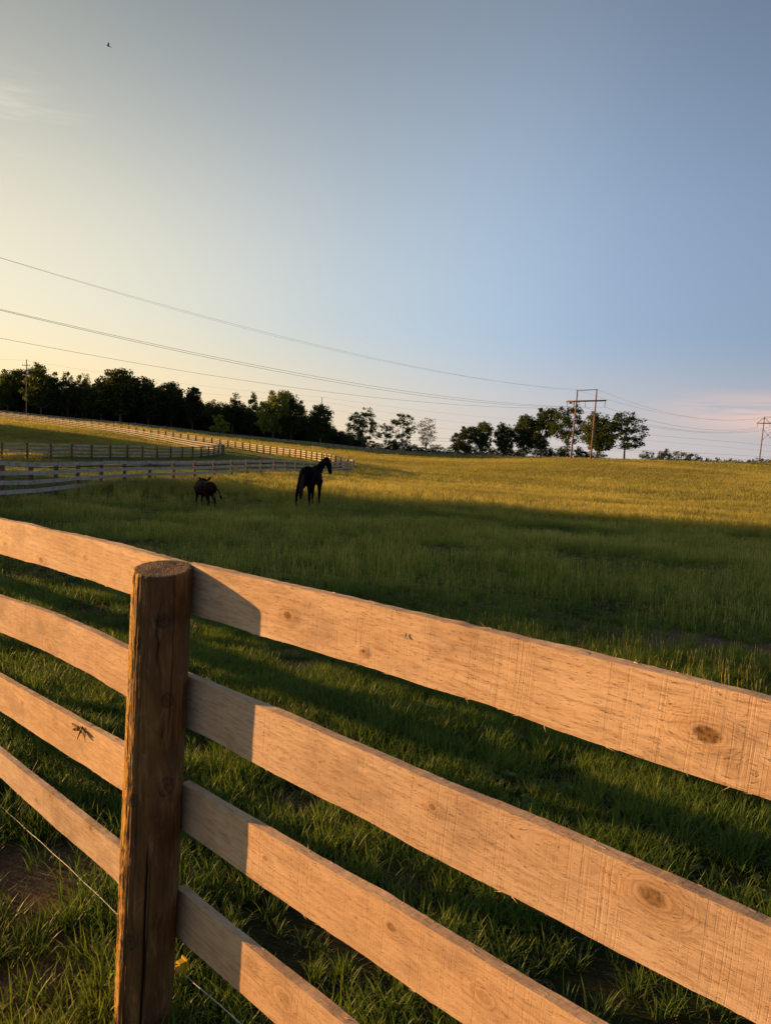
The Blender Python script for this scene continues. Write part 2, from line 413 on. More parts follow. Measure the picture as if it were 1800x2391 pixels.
# ------------------------------------------------------------------ rough sawn wood of the near fence
def sawn_wood(name, knots, seed, tint=(1, 1, 1)):
    m, t = new_mat(name)
    P = t.n('ShaderNodeTexCoord').outputs['Object']
    sp = t.n('ShaderNodeSeparateXYZ'); t.put(sp, 0, P)
    x, y, z = sp.outputs
    # knots push the grain round them
    kmask = None; halo = None; bend = None
    for (kx, kz, r, strength) in knots:
        r *= 1.1
        dx = t.math('MULTIPLY', t.math('SUBTRACT', x, kx), .62); dz = t.math('SUBTRACT', z, kz)
        d = t.math('SQRT', t.math('ADD', t.math('MULTIPLY', dx, dx), t.math('MULTIPLY', dz, dz)))
        d = t.math('ADD', d, t.math('MULTIPLY', t.math('SUBTRACT', t.noise(P, 60, 2), .5), r*.5))
        km = t.math('MULTIPLY', t.smooth(d, r*1.15, r*.6), strength)
        hm = t.math('MULTIPLY', t.smooth(d, r*4.2, r*.8), strength)
        bd = t.math('MULTIPLY', t.math('EXPONENT', t.math('MULTIPLY', t.math('POWER', t.math('DIVIDE', d, r*2.4), 2.0), -1.0)), 1.0)
        sgn = t.math('MULTIPLY', bd, t.math('MULTIPLY', t.n('ShaderNodeMath', operation='TANH', inp={0: t.math('MULTIPLY', dz, 60)}).outputs[0], r*1.3))
        kmask = km if kmask is None else t.math('MAXIMUM', kmask, km)
        halo = hm if halo is None else t.math('MAXIMUM', halo, hm)
        bend = sgn if bend is None else t.math('ADD', bend, sgn)
    zz = t.math('SUBTRACT', z, bend) if bend is not None else z
    gv = t.n('ShaderNodeCombineXYZ'); t.put(gv, 0, x); t.put(gv, 1, y); t.put(gv, 2, zz); gv = gv.outputs[0]
    L = (seed*3.17, seed*1.3, seed*.77)
    broad = t.noise(t.mapping(gv, (2.2, 6, 9), L), 1, 4, .55, .6)
    fib = t.noise(t.mapping(gv, (14, 90, 150), L), 1, 5, .68, .35)
    rings = t.n('ShaderNodeTexWave', wave_type='BANDS', bands_direction='Z', wave_profile='SAW')
    t.put(rings, 'Vector', t.mapping(gv, (1.3, 3, 12), L)); rings.inputs['Scale'].default_value = 1.3; rings.inputs['Distortion'].default_value = 5.5
    rings.inputs['Detail'].default_value = 2; rings.inputs['Detail Scale'].default_value = .8
    pores = t.noise(t.mapping(gv, (55, 200, 520), L), 1, 3, .7)
    # saw kerf lines across the board, slightly raked, in groups
    sx_ = t.math('ADD', x, t.math('ADD', t.math('MULTIPLY', z, .035), t.math('MULTIPLY', t.noise(t.mapping(P, (3, 1, 5), L), 1, 2), .012)))
    kv = t.n('ShaderNodeCombineXYZ'); t.put(kv, 0, sx_); t.put(kv, 2, t.math('MULTIPLY', z, .06))
    kerf = t.noise(t.mapping(kv.outputs[0], (190, 1, 20), L), 1, 3, .65)
    group = t.noise(t.mapping(kv.outputs[0], (6.5, 1, 1), (L[1], 0, 0)), 1, 2, .5)
    deep = t.noise(t.mapping(kv.outputs[0], (42, 1, 8), (L[2]+5, 0, 0)), 1, 1, .4)
    kline = t.math('MULTIPLY', t.smooth(kerf, .50, .62), t.math('MULTIPLY', t.smooth(group, .36, .62), t.smooth(t.noise(t.mapping(P, (30, 1, 60), L), 1, 3), .25, .6)))
    dline = t.math('MULTIPLY', t.smooth(deep, .71, .77), t.math('MULTIPLY', t.smooth(t.noise(t.mapping(P, (12, 1, 50), L), 1, 3), .40, .62), .6))
    nz_ = t.n('ShaderNodeSeparateXYZ', inp={0: t.n('ShaderNodeNewGeometry').outputs['True Normal']}).outputs[2]
    saw = t.math('MULTIPLY', t.math('MAXIMUM', kline, dline), t.smooth(t.math('ABSOLUTE', nz_), .8, .3))
    c = t.ramp(broad, [(.25, (.50, .38, .255)), (.5, (.60, .47, .33)), (.75, (.66, .54, .40))])
    c = t.mix(t.math('MULTIPLY', t.smooth(fib, .48, .66), .55), c, (.33, .22, .13))
    c = t.mix(t.math('MULTIPLY', t.smooth(fib, .46, .30), .25), c, (.74, .64, .50))
    c = t.mix(t.math('MULTIPLY', t.smooth(rings.outputs['Fac'], .55, .95), .16), c, (.34, .21, .11))
    c = t.mix(t.math('MULTIPLY', t.smooth(pores, .60, .70), .55), c, (.20, .12, .07))
    c = t.mix(t.math('MULTIPLY', saw, .22), c, (.36, .24, .15))
    st = t.noise(t.mapping(P, (5, 2, 7), (L[2], L[0], 0)), 1, 4, .6)
    c = t.mix(t.math('MULTIPLY', t.smooth(st, .48, .70), .62), c, (.33, .25, .185))
    c = t.mix(t.math('MULTIPLY', t.smooth(t.noise(t.mapping(P, (3.5, 2, 14), (L[1], L[2], 3)), 1, 5, .65, .8), .52, .70), .35), c, (.72, .60, .44))
    if kmask is not None:
        c = t.mix(t.math('MULTIPLY', halo, .45), c, (.36, .22, .10))
        rg = t.math('FRACT', t.math('MULTIPLY', halo, 7.0))
        c = t.mix(t.math('MULTIPLY', t.math('MULTIPLY', t.smooth(rg, .6, 1.0), t.smooth(halo, .02, .25)), .35), c, (.22, .13, .07))
        c = t.mix(kmask, c, t.ramp(t.noise(P, 120, 3), [(.38, (.05, .026, .01)), (.52, (.16, .09, .03)), (.68, (.26, .16, .06))]))
    c = t.mix(1.0, c, (tint[0]*1.03, tint[1]*.94, tint[2]*.92), 'MULTIPLY')
    h = t.math('MULTIPLY', fib, .9)
    h = t.math('ADD', h, t.math('MULTIPLY', kerf, .16))
    h = t.math('SUBTRACT', h, t.math('MULTIPLY', saw, .26))
    h = t.math('SUBTRACT', h, t.math('MULTIPLY', t.smooth(pores, .6, .72), .5))
    h = t.math('ADD', h, t.math('MULTIPLY', broad, 3.2))
    h = t.math('ADD', h, t.math('MULTIPLY', rings.outputs['Fac'], .25))
    if kmask is not None: h = t.math('ADD', h, t.math('MULTIPLY', halo, 1.6))
    bp = t.n('ShaderNodeBump'); t.put(bp, 'Height', h); bp.inputs['Distance'].default_value = .0022
    b = t.n('ShaderNodeBsdfPrincipled'); t.put(b, 'Base Color', c); b.inputs['Roughness'].default_value = .82; b.inputs['Specular IOR Level'].default_value = .2
    t.put(b, 'Normal', bp.outputs[0])
    t.L.new(b.outputs[0], t.n('ShaderNodeOutputMaterial').inputs['Surface'])
    return m

def rail_mesh(name, t0, t1, ctop, cbot, th, mat, seed, step):
    r_ = np.random.default_rng(seed)
    k = int((t1-t0)/step)+1; ts = np.linspace(t0, t1, k)
    def lf(scale, amp):
        kk = int((t1-t0)/scale)+3; g = r_.normal(0, amp, kk); return np.interp((ts-t0)/scale, np.arange(kk), g)
    top = np.polyval(ctop, ts)+lf(.18, .0006)+lf(.03, .0003)
    bot = np.polyval(cbot, ts)+lf(.15, .0016)+lf(.03, .0005)
    back = top+lf(.2, .0015)+lf(.02, .0004)
    bow = lf(.5, .0025)
    nz, ny = 6, 3
    vs = []
    for i, t_ in enumerate(ts):
        ring = []
        for j in range(nz): ring.append((t_, bow[i]+0, bot[i]+(top[i]-bot[i])*j/(nz-1)))
        for j in range(1, ny): ring.append((t_, bow[i]+th*j/ny, top[i]+(back[i]-top[i])*j/ny+r_.normal(0, .00012)))
        for j in range(nz): ring.append((t_, bow[i]+th+0, back[i]+(bot[i]-back[i])*j/(nz-1)))
        for j in range(1, ny): ring.append((t_, bow[i]+th*(1-j/ny), bot[i]+r_.normal(0, .0008)))
        # soften arrises
        a = list(ring[nz-1]); a[2] -= .0003; ring[nz-1] = tuple(a)
        vs += ring
    m_ = 2*nz+2*(ny-1)
    fs = [(i*m_+j, (i+1)*m_+j, (i+1)*m_+(j+1) % m_, i*m_+(j+1) % m_) for i in range(k-1) for j in range(m_)]
    fs.append(tuple(range(m_))); fs.append(tuple(range((k-1)*m_, k*m_))[::-1])
    # torn fibres along the sawn arrises
    nf = int((t1-t0)*26) if step < .02 else 0
    for q in range(nf):
        i = r_.integers(2, k-3); L_ = r_.uniform(.004, .02); w = r_.uniform(.0004, .0011)
        e = r_.random()
        if e < .62: p = np.array([ts[i], bow[i]+th*r_.uniform(.3, 1.0), back[i]+.0002]); d = np.array([r_.normal(0, 1), r_.normal(0, .25), abs(r_.normal(0, .16))])
        else: p = np.array([ts[i], bow[i]-.0003, bot[i]]); d = np.array([r_.normal(0, 1), -abs(r_.normal(0, .1)), -abs(r_.normal(0, .25))])
        d = d/np.linalg.norm(d)*L_; s_ = np.array([0, w*.5, w])
        b_ = len(vs); vs += [tuple(p-s_), tuple(p+s_), tuple(p+d)]; fs.append((b_, b_+1, b_+2))
    return new_mesh(name, [(a, -b, c) for a, b, c in vs], [f[::-1] for f in fs], mat)

RAILS = {
'L1': ([(3.375,-.467),(2.884,-.443),(2.488,-.431),(2.161,-.419)], [(3.375,-.619),(2.971,-.595),(2.632,-.581),(2.367,-.577),(2.193,-.565)]),
'L2': ([(3.375,-.808),(2.879,-.771),(2.478,-.760),(2.207,-.754)], [(3.376,-.966),(2.877,-.929),(2.473,-.918),(2.213,-.911)]),
'L3': ([(3.376,-1.167),(2.729,-1.118),(2.221,-1.093)], [(3.376,-1.325),(2.871,-1.278),(2.487,-1.263),(2.233,-1.247)]),
'L4': ([(3.376,-1.510),(2.868,-1.488),(2.247,-1.451)], [(3.376,-1.636),(2.866,-1.594),(2.248,-1.588)]),
'R1': ([(1.828,-.411),(1.509,-.396),(1.272,-.384),(.957,-.372),(.589,-.364),(.308,-.353)], [(1.845,-.554),(1.526,-.544),(1.262,-.526),(.945,-.520),(.744,-.502),(.575,-.504),(.401,-.501),(.293,-.498)]),
'R2': ([(1.856,-.741),(1.542,-.728),(1.249,-.713),(.93,-.702),(.638,-.696),(.483,-.691),(.342,-.686),(.275,-.679)], [(1.862,-.895),(1.568,-.884),(1.237,-.876),(.916,-.864),(.713,-.853),(.543,-.850),(.367,-.839),(.305,-.841)]),
'R3': ([(1.878,-1.083),(1.528,-1.052),(1.226,-1.033),(.904,-1.018),(.699,-1.014),(.559,-1.014)], [(1.88,-1.226),(1.549,-1.202),(1.215,-1.189),(.891,-1.175),(.814,-1.182)]),
'R4': ([(1.893,-1.416),(1.573,-1.408),(1.319,-1.386),(1.146,-1.390)], [(1.891,-1.575),(1.564,-1.554),(1.391,-1.550)])}
def kn(x, y, r, s=1.0):
    t_, z_ = on_fence(x, y); return (t_, z_, r, s)
KN = {'R1': [kn(672,1437,.0085,.85), kn(848,1521,.004,.8), kn(1650,1717,.013,.9), kn(1720,1800,.016,.16)],
      'R2': [kn(1012,1884,.0065,.6), kn(1523,2095,.015,.75), kn(1300,1990,.02,.1)],
      'R3': [kn(620,2005,.006,.4), kn(913,2166,.0085,.55), kn(1130,2330,.012,.3)],
      'R4': [kn(580,2245,.008,.3), kn(665,2335,.018,.32), kn(1900,2300,.01,.4)],
      'L1': [kn(95,1308,.010,.55), kn(10,1270,.007,.5), kn(197,1300,.005,.4)],
      'L2': [kn(112,1512,.016,.32), kn(48,1474,.012,.25)],
      'L3': [kn(125,1682,.007,.35), kn(50,1640,.004,.5)],
      'L4': [kn(86,1868,.008,.5), kn(118,1858,.006,.6), kn(212,1935,.010,.6)]}
fence_root = empty('near_board_fence', (0, 0, gz(0, 1.6)))
tag(fence_root, 'fence of rough sawn pale boards nailed behind a round post, sunlit across the foreground', 'fence')
FM = Matrix(((fd[0], -fn[0], 0, fn[0]*FD), (fd[1], -fn[1], 0, fn[1]*FD), (0, 0, 1, -fence_root.location.z), (0, 0, 0, 1)))
T_POST = 1.885
wood_plain = sawn_wood('sawn_board_plain', [(.4, .05, .008, .5)], 31)
for ci, (key, (tp, bt)) in enumerate(RAILS.items()):
    tp = np.array(tp); bt = np.array(bt); left = key[0] == 'L'
    # extend each run straight so the quadratic stays tame outside what was measured
    deg = 2 if len(tp) > 3 else 1
    ct = np.polyfit(tp[:, 0], tp[:, 1], deg); cb = np.polyfit(bt[:, 0], bt[:, 1], deg if len(bt) > 3 else 1)
    if left: t0, t1 = T_POST+.012+.004*(ci % 3), T_POST+2.44
    else: t0, t1 = T_POST-2.44, T_POST-.012+.01*(ci % 3)
    if not left and key in ('R3', 'R4'):
        sl_ = -.045 if key == 'R4' else -.05
        xs = np.append(tp[:, 0], [-.4]); ys = np.append(tp[:, 1], [tp[-1, 1]+(-.4-tp[-1, 0])*sl_]); ct = np.polyfit(xs, ys, 2)
        xs = np.append(bt[:, 0], [-.4]); ys = np.append(bt[:, 1], [bt[-1, 1]+(-.4-bt[-1, 0])*sl_]); cb = np.polyfit(xs, ys, 2)
    mt = sawn_wood('sawn_board_'+'abcdefgh'[ci], KN[key], ci+1, [(1.03, 1.03, 1), (.95, .92, .9), (1.04, 1.0, .92), (.93, .95, .98), (1, .98, .95), (.94, .93, .93), (1.02, .97, .9), (.96, .90, .82)][ci])
    ro = obj('rail', rail_mesh('rail', t0, t1, ct, cb, .027, mt, 40+ci, .008), fence_root)
    ro.matrix_local = FM
# bays beyond the frame, same posts and boards
def post_z(t_): return float(ground(np.array([fd[0]*t_+fn[0]*1.06]), np.array([fd[1]*t_+fn[1]*1.06]))[0])
for bay in (-2, 1, 2, 3, 4, 5):
    t0 = T_POST+2.44*bay+.01; t1 = t0+2.42
    for k, z0 in enumerate((-.406, -.738, -1.072, -1.405)):
        s_ = -.046
        c_ = [s_, z0-s_*T_POST]
        if bay < 0: c_ = [s_*.6, z0+.10-s_*.6*-.55]
        ro = obj('rail', rail_mesh('rail', t0, t1, c_, [c_[0], c_[1]-.152], .027, wood_plain, 90+bay*5+k, .12), fence_root)
        ro.matrix_local = FM

# ------------------------------------------------------------------ the round near post
pt, pzt = on_fence(380, 1330, 1.062); pb, pzb = on_fence(334, 2391, 1.062)
p_top = np.array(fd*pt+fn*1.062); p_top[2] = pzt+.004
p_bot = np.array(fd*pb+fn*1.062); p_bot[2] = pzb
ax = (p_top-p_bot)/np.linalg.norm(p_top-p_bot)
base = p_bot-ax*.35
Hh = np.linalg.norm(p_top-base)
def fbm(X, Y, s, seed, o=3):
    v = 0; a = 1; tot = 0
    for i in range(o): v = v+a*vnoise(X+i*17.3, Y+i*9.1, s/2**i, seed+i); tot += a; a *= .5
    return v/tot
nth, nh = 220, 560
TH, HH = np.meshgrid(np.linspace(0, 2*math.pi, nth, endpoint=False), np.linspace(0, 1, nh))
arc = TH*.08
per = lambda s, sy, seed, o=3: fbm(np.minimum(arc, .5027-arc)*1.0 + .3*np.sin(TH), HH*Hh/sy, s, seed, o)
rad_ = .0865-.0065*HH
d = (per(.05, 10, 11)-.5)*.010                               # slow out-of-round
fl = per(.012, 14, 21, 3); d += np.where(fl > .56, -.0022, 0)*np.clip((fl-.56)*14, 0, 1)   # peeled strips
d += (per(.005, 30, 31, 2)-.5)*.0022
d += (per(.015, 2.5, 41)-.5)*.0030
# drying cracks facing the camera; the camera lies at angle cam_th round the post
e1 = np.array([1, 0, 0])-ax*ax[0]; e1 /= np.linalg.norm(e1); e2 = np.cross(ax, e1)
cv = -(p_top); cam_th = math.atan2(cv @ e2, cv @ e1) % (2*math.pi)
def crack(th0, h0, h1, depth, width, seed, wander=.03):
    c_ = th0+wander*(vnoise(HH*9, HH*0, 1.0, seed)-.5)*2+wander*.4*(vnoise(HH*45, HH*0, 1.0, seed+1)-.5)*2
    dt = np.abs((TH-c_+math.pi) % (2*math.pi)-math.pi)
    env = np.clip((HH*Hh-h0)/.12, 0, 1)*np.clip((h1-HH*Hh)/.12, 0, 1)
    return -depth*np.exp(-(dt/width)**2)*env
crk = crack(cam_th-.10, .10, 1.02, .012, .035, 61) + crack(cam_th+.02, .45, 1.0, .006, .02, 65) + crack(cam_th+.45, Hh-.5, Hh+.3, .005, .018, 71, .02) + crack(cam_th-.75, .3, .95, .005, .02, 75) + crack(cam_th+.02, Hh-.32, Hh-.05, .006, .028, 81, .16) + crack(cam_th-.55, Hh-.95, Hh-.2, .003, .02, 85, .04)
d += crk
knotc = np.zeros_like(TH)
for (dth, hh, w_, amp) in [(.10, Hh-.13, .02, .004), (.45, Hh-.62, .028, .0035), (-.7, Hh-.66, .02, .005), (-.85, Hh-.2, .018, .005), (.35, Hh-.36, .02, .003), (-.6, Hh-1.1, .022, .004)]:
    dd = np.hypot(((TH-cam_th-dth+math.pi) % (2*math.pi)-math.pi)*.08, (HH*Hh-hh)*.8)/w_
    d += amp*np.exp(-dd**2*2.0) - amp*1.3*np.exp(-(dd*2.4)**2)
    knotc = np.maximum(knotc, np.exp(-(dd*1.9)**4)*.55+np.exp(-((dd-.75)*7)**2)*.7)
rr = rad_+d
chamf = np.where(HH > .998, -.002, 0); rr = rr+chamf
hcoord = HH*Hh
# a saw-cut top, slightly out of square
topz = .008*np.cos(TH-cam_th-2.4)
hcoord = np.where(HH > .97, hcoord+topz*np.clip((HH-.97)/.03, 0, 1), hcoord)
PV = (np.cos(TH)[..., None]*e1+np.sin(TH)[..., None]*e2)*rr[..., None]+hcoord[..., None]*ax+base
verts = PV.reshape(-1, 3).tolist(); fs = []
for i in range(nh-1):
    for j in range(nth): fs.append((i*nth+j, i*nth+(j+1) % nth, (i+1)*nth+(j+1) % nth, (i+1)*nth+j))
prev = [(nh-1)*nth+j for j in range(nth)]
nring = 14
top_ring = PV[-1]; ctr = top_ring.mean(0)
for q in range(1, nring):
    f_ = 1-q/nring
    b_ = len(verts)
    for j in range(nth):
        p = ctr+(top_ring[j]-ctr)*f_; th = 2*math.pi*j/nth
        p = p+ax*(.0005*math.sin(p[0]*900+3*math.sin(p[1]*150))+random.gauss(0, .00012)); verts.append(p.tolist())
    fs += [(prev[j], prev[(j+1) % nth], b_+(j+1) % nth, b_+j) for j in range(nth)]; prev = list(range(b_, b_+nth))
fs.append(tuple(prev))
def post_mat():
    m, t = new_mat('peeled_round_post')
    P = t.n('ShaderNodeTexCoord').outputs['Object']
    fib = t.noise(t.mapping(P, (110, 110, 4.5)), 1, 5, .65, .3)
    broad = t.noise(t.mapping(P, (14, 14, 3)), 1, 4, .6, .8)
    patch = t.noise(t.mapping(P, (26, 26, 7), (4, 2, 1)), 1, 4, .62, 1.0)
    c = t.ramp(broad, [(.28, (.075, .035, .013)), (.5, (.15, .074, .024)), (.72, (.27, .145, .045))])
    c = t.mix(t.math('MULTIPLY', t.smooth(fib, .5, .68), .6), c, (.10, .055, .022))
    c = t.mix(t.math('MULTIPLY', t.smooth(patch, .56, .66), .7), c, (.085, .05, .028))
    c = t.mix(t.math('MULTIPLY', t.smooth(t.noise(t.mapping(P, (60, 60, 12), (1, 7, 3)), 1, 3, .6), .66, .72), .7), c, (.03, .018, .012))
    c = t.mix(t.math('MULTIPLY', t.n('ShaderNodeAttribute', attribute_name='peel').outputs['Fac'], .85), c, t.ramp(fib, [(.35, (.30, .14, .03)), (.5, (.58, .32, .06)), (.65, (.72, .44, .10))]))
    cr = t.n('ShaderNodeAttribute', attribute_name='crack').outputs['Fac']
    c = t.mix(t.n('ShaderNodeAttribute', attribute_name='knot').outputs['Fac'], c, (.035, .02, .012))
    c = t.mix(t.math('MULTIPLY', t.smooth(t.noise(t.mapping(P, (40, 40, 9), (9, 3, 5)), 1, 5, .7, .6), .54, .68), .55), c, (.30, .19, .10))
    c = t.mix(cr, c, (.012, .008, .006))
    endg = t.n('ShaderNodeAttribute', attribute_name='endgrain').outputs['Fac']
    rad2 = t.n('ShaderNodeAttribute', attribute_name='ring').outputs['Fac']
    ringv = t.n('ShaderNodeMath', operation='SINE', inp={0: t.math('ADD', t.math('MULTIPLY', rad2, 900), t.math('MULTIPLY', t.noise(P, 30, 3), 9))}).outputs[0]
    ec = t.mix(t.smooth(ringv, -.2, 1), (.33, .20, .10), (.17, .10, .05))
    ec = t.mix(t.math('MULTIPLY', t.smooth(t.noise(t.mapping(P, (200, 30, 30), (0, 0, 0), (0, 0, .5)), 1, 4, .7), .5, .65), .6), ec, (.12, .08, .05))
    c = t.mix(endg, c, ec)
    h = t.math('ADD', t.math('MULTIPLY', fib, 1.0), t.math('MULTIPLY', patch, -1.2))
    bp = t.n('ShaderNodeBump'); t.put(bp, 'Height', h); bp.inputs['Distance'].default_value = .0055
    b = t.n('ShaderNodeBsdfPrincipled'); t.put(b, 'Base Color', c); b.inputs['Roughness'].default_value = .72; b.inputs['Specular IOR Level'].default_value = .3
    t.put(b, 'Normal', bp.outputs[0]); t.L.new(b.outputs[0], t.n('ShaderNodeOutputMaterial').inputs['Surface'])
    return m
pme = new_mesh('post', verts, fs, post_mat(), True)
va = np.array(verts); nv_ = len(va)
ca = np.zeros(nv_, np.float32); ca[:nth*nh] = np.clip(-crk.ravel()/.0075, 0, 1)
ea = np.zeros(nv_, np.float32); ea[nth*nh-nth:] = 1
ra = np.linalg.norm(np.cross(va-ctr, ax), axis=1).astype(np.float32)
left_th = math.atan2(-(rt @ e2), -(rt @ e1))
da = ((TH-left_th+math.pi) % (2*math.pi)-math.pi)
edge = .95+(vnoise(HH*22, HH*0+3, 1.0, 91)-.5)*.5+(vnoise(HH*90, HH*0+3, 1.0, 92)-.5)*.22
sun_peel = np.clip((edge-np.abs(da))*9, 0, 1)*(1-.8*(fbm(arc+.3*np.sin(TH), HH*2, .02, 95) > .60))  # ragged yellow peeled strip, with the sunlit side's brightness painted into its colour
ka = np.zeros(nv_, np.float32); ka[:nth*nh] = knotc.ravel()
pa = np.zeros(nv_, np.float32); pa[:nth*nh] = sun_peel.ravel()
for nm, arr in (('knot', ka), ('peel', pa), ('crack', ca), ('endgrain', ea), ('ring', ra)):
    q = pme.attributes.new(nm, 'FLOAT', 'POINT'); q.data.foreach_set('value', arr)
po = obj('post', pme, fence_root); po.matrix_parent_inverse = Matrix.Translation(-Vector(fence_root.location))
po['label'] = 'brown peeled round post with cracks and knots'
pm2 = bpy.data.materials['peeled_round_post']
for k in (-2, -1, 1, 2, 3, 4, 5, 6):
    t_ = T_POST+2.44*k; q = fd*t_+fn*1.06
    z_ = gz(q[0], q[1]); b = MB(); zt = -.40-.046*(t_-T_POST)*(1 if k > 0 else .8)
    b.tube([(q[0], q[1], z_-.3), (q[0]+.004, q[1], (z_+zt)/2), (q[0]+.01, q[1], zt-.004), (q[0]+.01, q[1], zt)], [.086, .084, .08, .077], 20)
    o_ = b.build('post', pm2, fence_root, True); o_.matrix_parent_inverse = Matrix.Translation(-Vector(fence_root.location))

# electric twine and its yellow holder on the pasture side of the post
DW = 1.20
w1, wz1 = on_fence(0, 1882, DW); w2, wz2 = on_fence(277, 2140, DW); w3, wz3 = on_fence(430, 2275, DW); w4, wz4 = on_fence(560, 2391, DW)
b = MB(); pts = []
sa = (wz1-wz2)/(w1-w2); sb = (wz3-wz4)/(w3-w4); zi = (wz2+wz3)/2; ti = (w2+w3)/2
for t_ in np.linspace(6.8, -.6, 160):
    z_ = zi+(t_-ti)*(sa if t_ > ti else sb) + .003*math.sin(t_*5)+.0015*math.sin(t_*23)
    pts.append(tuple(fd*t_+fn*DW+np.array([0, 0, z_])))
b.tube(pts, .0014, 6)
tag(b.build('fence_twine', principled('pale_twine', lambda t: t.ramp(t.n('ShaderNodeTexNoise', inp={'Scale': 300.0}).outputs['Fac'], [(.4, (.45, .42, .36)), (.6, (.75, .72, .66))]), .6), None, True),
    'thin pale electric twine strung low behind the boards of the near fence', 'wire')
yel = principled('yellow_plastic', lambda t: t.ramp(t.n('ShaderNodeTexNoise', inp={'Scale': 90.0}).outputs['Fac'], [(.35, (.62, .40, .01)), (.65, (.80, .58, .02))]), .45, spec=.5)
ti2, zi2 = on_fence(412, 2262, 1.185)
ins = empty('insulator', tuple(fd*ti2+fn*1.185+np.array([0, 0, zi2]))); ins.scale = (.8, .8, .8); ins.rotation_euler = (0, 0, math.atan2(fd[1], fd[0]))
tag(ins, 'yellow plastic twine holder on the back of the round post near the grass', 'insulator')
b = MB(); b.box((.0, -.022, .0), (.026, .03, .042)); b.box((0, -.036, .0), (.04, .006, .055)); b.build('bracket', yel, ins)
b = MB(); b.tube([(-.017, .004, 0), (-.006, .004, 0), (-.004, .004, 0), (.004, .004, 0), (.006, .004, 0), (.017, .004, 0)], [.015, .017, .009, .009, .017, .015], 16); b.build('spool', yel, ins, True)
b = MB(); b.tube([(-.012, .01, .016), (-.016, .022, .022), (-.006, .028, .012), (.006, .026, .006)], [.003, .0028, .0026, .002], 8); b.tube([(.012, .01, -.014), (.017, .022, -.02), (.006, .028, -.012)], [.003, .0026, .002], 8); b.build('hook', yel, ins, True)

# dragonfly and a fly resting on the boards
bug = principled('dark_insect', lambda t: t.ramp(t.n('ShaderNodeTexNoise', inp={'Scale': 800.0}).outputs['Fac'], [(.4, (.012, .008, .006)), (.6, (.05, .03, .015))]), .4)
wingm = principled('patched_wing', lambda t: t.ramp(t.noise(t.mapping(t.n('ShaderNodeTexCoord').outputs['Object'], (160, 60, 60)), 1, 2), [(.46, (.03, .015, .01)), (.52, (.30, .19, .10))]), .35)
ct_, cz_ = on_fence(191, 1706, FD-.006)
df = empty('dragonfly', tuple(fd*ct_+fn*(FD-.006)+np.array([0, 0, cz_]))); df.scale = (2.1, 1.4, 1.35); df.rotation_euler = (0, 0, math.atan2(-fd[1], -fd[0]))
tag(df, 'dragonfly with dark patched wings resting on the third board left of the post', 'dragonfly')
# local x: to the right along the fence, y: away from camera is negative of this frame's y
b = MB(); b.tube([(0, 0, .006), (-.003, -.001, -.002), (-.006, -.003, -.014), (-.009, -.006, -.028)], [.0028, .0024, .0013, .0008], 8); b.build('body', bug, df, True)
b = MB(); b.ell((.0012, 0, .0095), (.0028, .0026, .0026)); b.build('head', bug, df, True)
for sx_, L_, dz in ((-1, .030, .002), (-1, .028, -.008), (1, .022, .000), (1, .021, -.006)):
    b = MB(); n_ = 9; vs = []
    for i in range(n_):
        f_ = i/(n_-1); w_ = .0040*math.sin(math.pi*(f_*.82+.1))+.0006
        c_ = Vector((sx_*L_*f_, -.001-f_*.006, .003+dz*f_*1.6))
        for yy in (-.00012, .00012): vs += [c_+Vector((0, yy, w_)), c_+Vector((0, yy, -w_))]
    fs_ = []
    for i in range(n_-1):
        a = i*4; fs_ += [(a, a+1, a+5, a+4), (a+2, a+6, a+7, a+3), (a, a+4, a+6, a+2), (a+1, a+3, a+7, a+5)]
    fs_ += [(0, 2, 3, 1), (n_*4-4, n_*4-3, n_*4-1, n_*4-2)]
    b.add(vs, fs_); b.build('wing', wingm, df)
ct_, cz_ = on_fence(948, 1484, FD-.003)
fl_ = empty('fly', tuple(fd*ct_+fn*(FD-.003)+np.array([0, 0, cz_]))); fl_.rotation_euler = (0, 0, math.atan2(-fd[1], -fd[0]))
tag(fl_, 'tiny dark fly sitting on the top board right of the post', 'fly')
b = MB(); b.ell((0, 0, 0), (.0017, .0015, .0032)); b.ell((.0004, 0, .0042), (.0013, .0012, .0012)); b.build('body', bug, fl_, True)
b = MB()
for s_ in (-1, 1): b.add([(0, -.001, .001), (s_*.004, -.0018, -.0045), (s_*.0012, -.0018, -.0055), (0, -.0014, .0008), (s_*.004, -.0022, -.0043), (s_*.0012, -.0022, -.0053)], [(0, 1, 2), (3, 5, 4), (0, 3, 4, 1), (1, 4, 5, 2), (2, 5, 3, 0)])
b.build('wings', wingm, fl_)

# ------------------------------------------------------------------ grass
def leaf_mat(name, c0, c1, c2, tip, tiny=.38):
    m, t = new_mat(name)
    tint = t.n('ShaderNodeAttribute', attribute_type='INSTANCER', attribute_name='tint').outputs['Fac']
    h = t.n('ShaderNodeAttribute', attribute_name='h').outputs['Fac']
    rnd = t.n('ShaderNodeNewGeometry').outputs['Random Per Island']
    k = t.math('ADD', t.math('MULTIPLY', tint, .7), t.math('MULTIPLY', rnd, .3))
    c = t.ramp(k, [(.15, c0), (.5, c1), (.85, c2)])
    c = t.mix(t.math('MULTIPLY', t.smooth(h, .5, 1.0), .5), c, tip)
    b = t.n('ShaderNodeBsdfPrincipled'); t.put(b, 'Base Color', c); b.inputs['Roughness'].default_value = .5; b.inputs['Specular IOR Level'].default_value = .3
    tr = t.n('ShaderNodeBsdfTranslucent'); t.put(tr, 'Color', t.mix(1.0, c, (1.5, 1.45, .8), 'MULTIPLY'))
    mx = t.n('ShaderNodeMixShader'); mx.inputs[0].default_value = tiny
    t.L.new(b.outputs[0], mx.inputs[1]); t.L.new(tr.outputs[0], mx.inputs[2])
    t.L.new(mx.outputs[0], t.n('ShaderNodeOutputMaterial').inputs['Surface'])
    return m
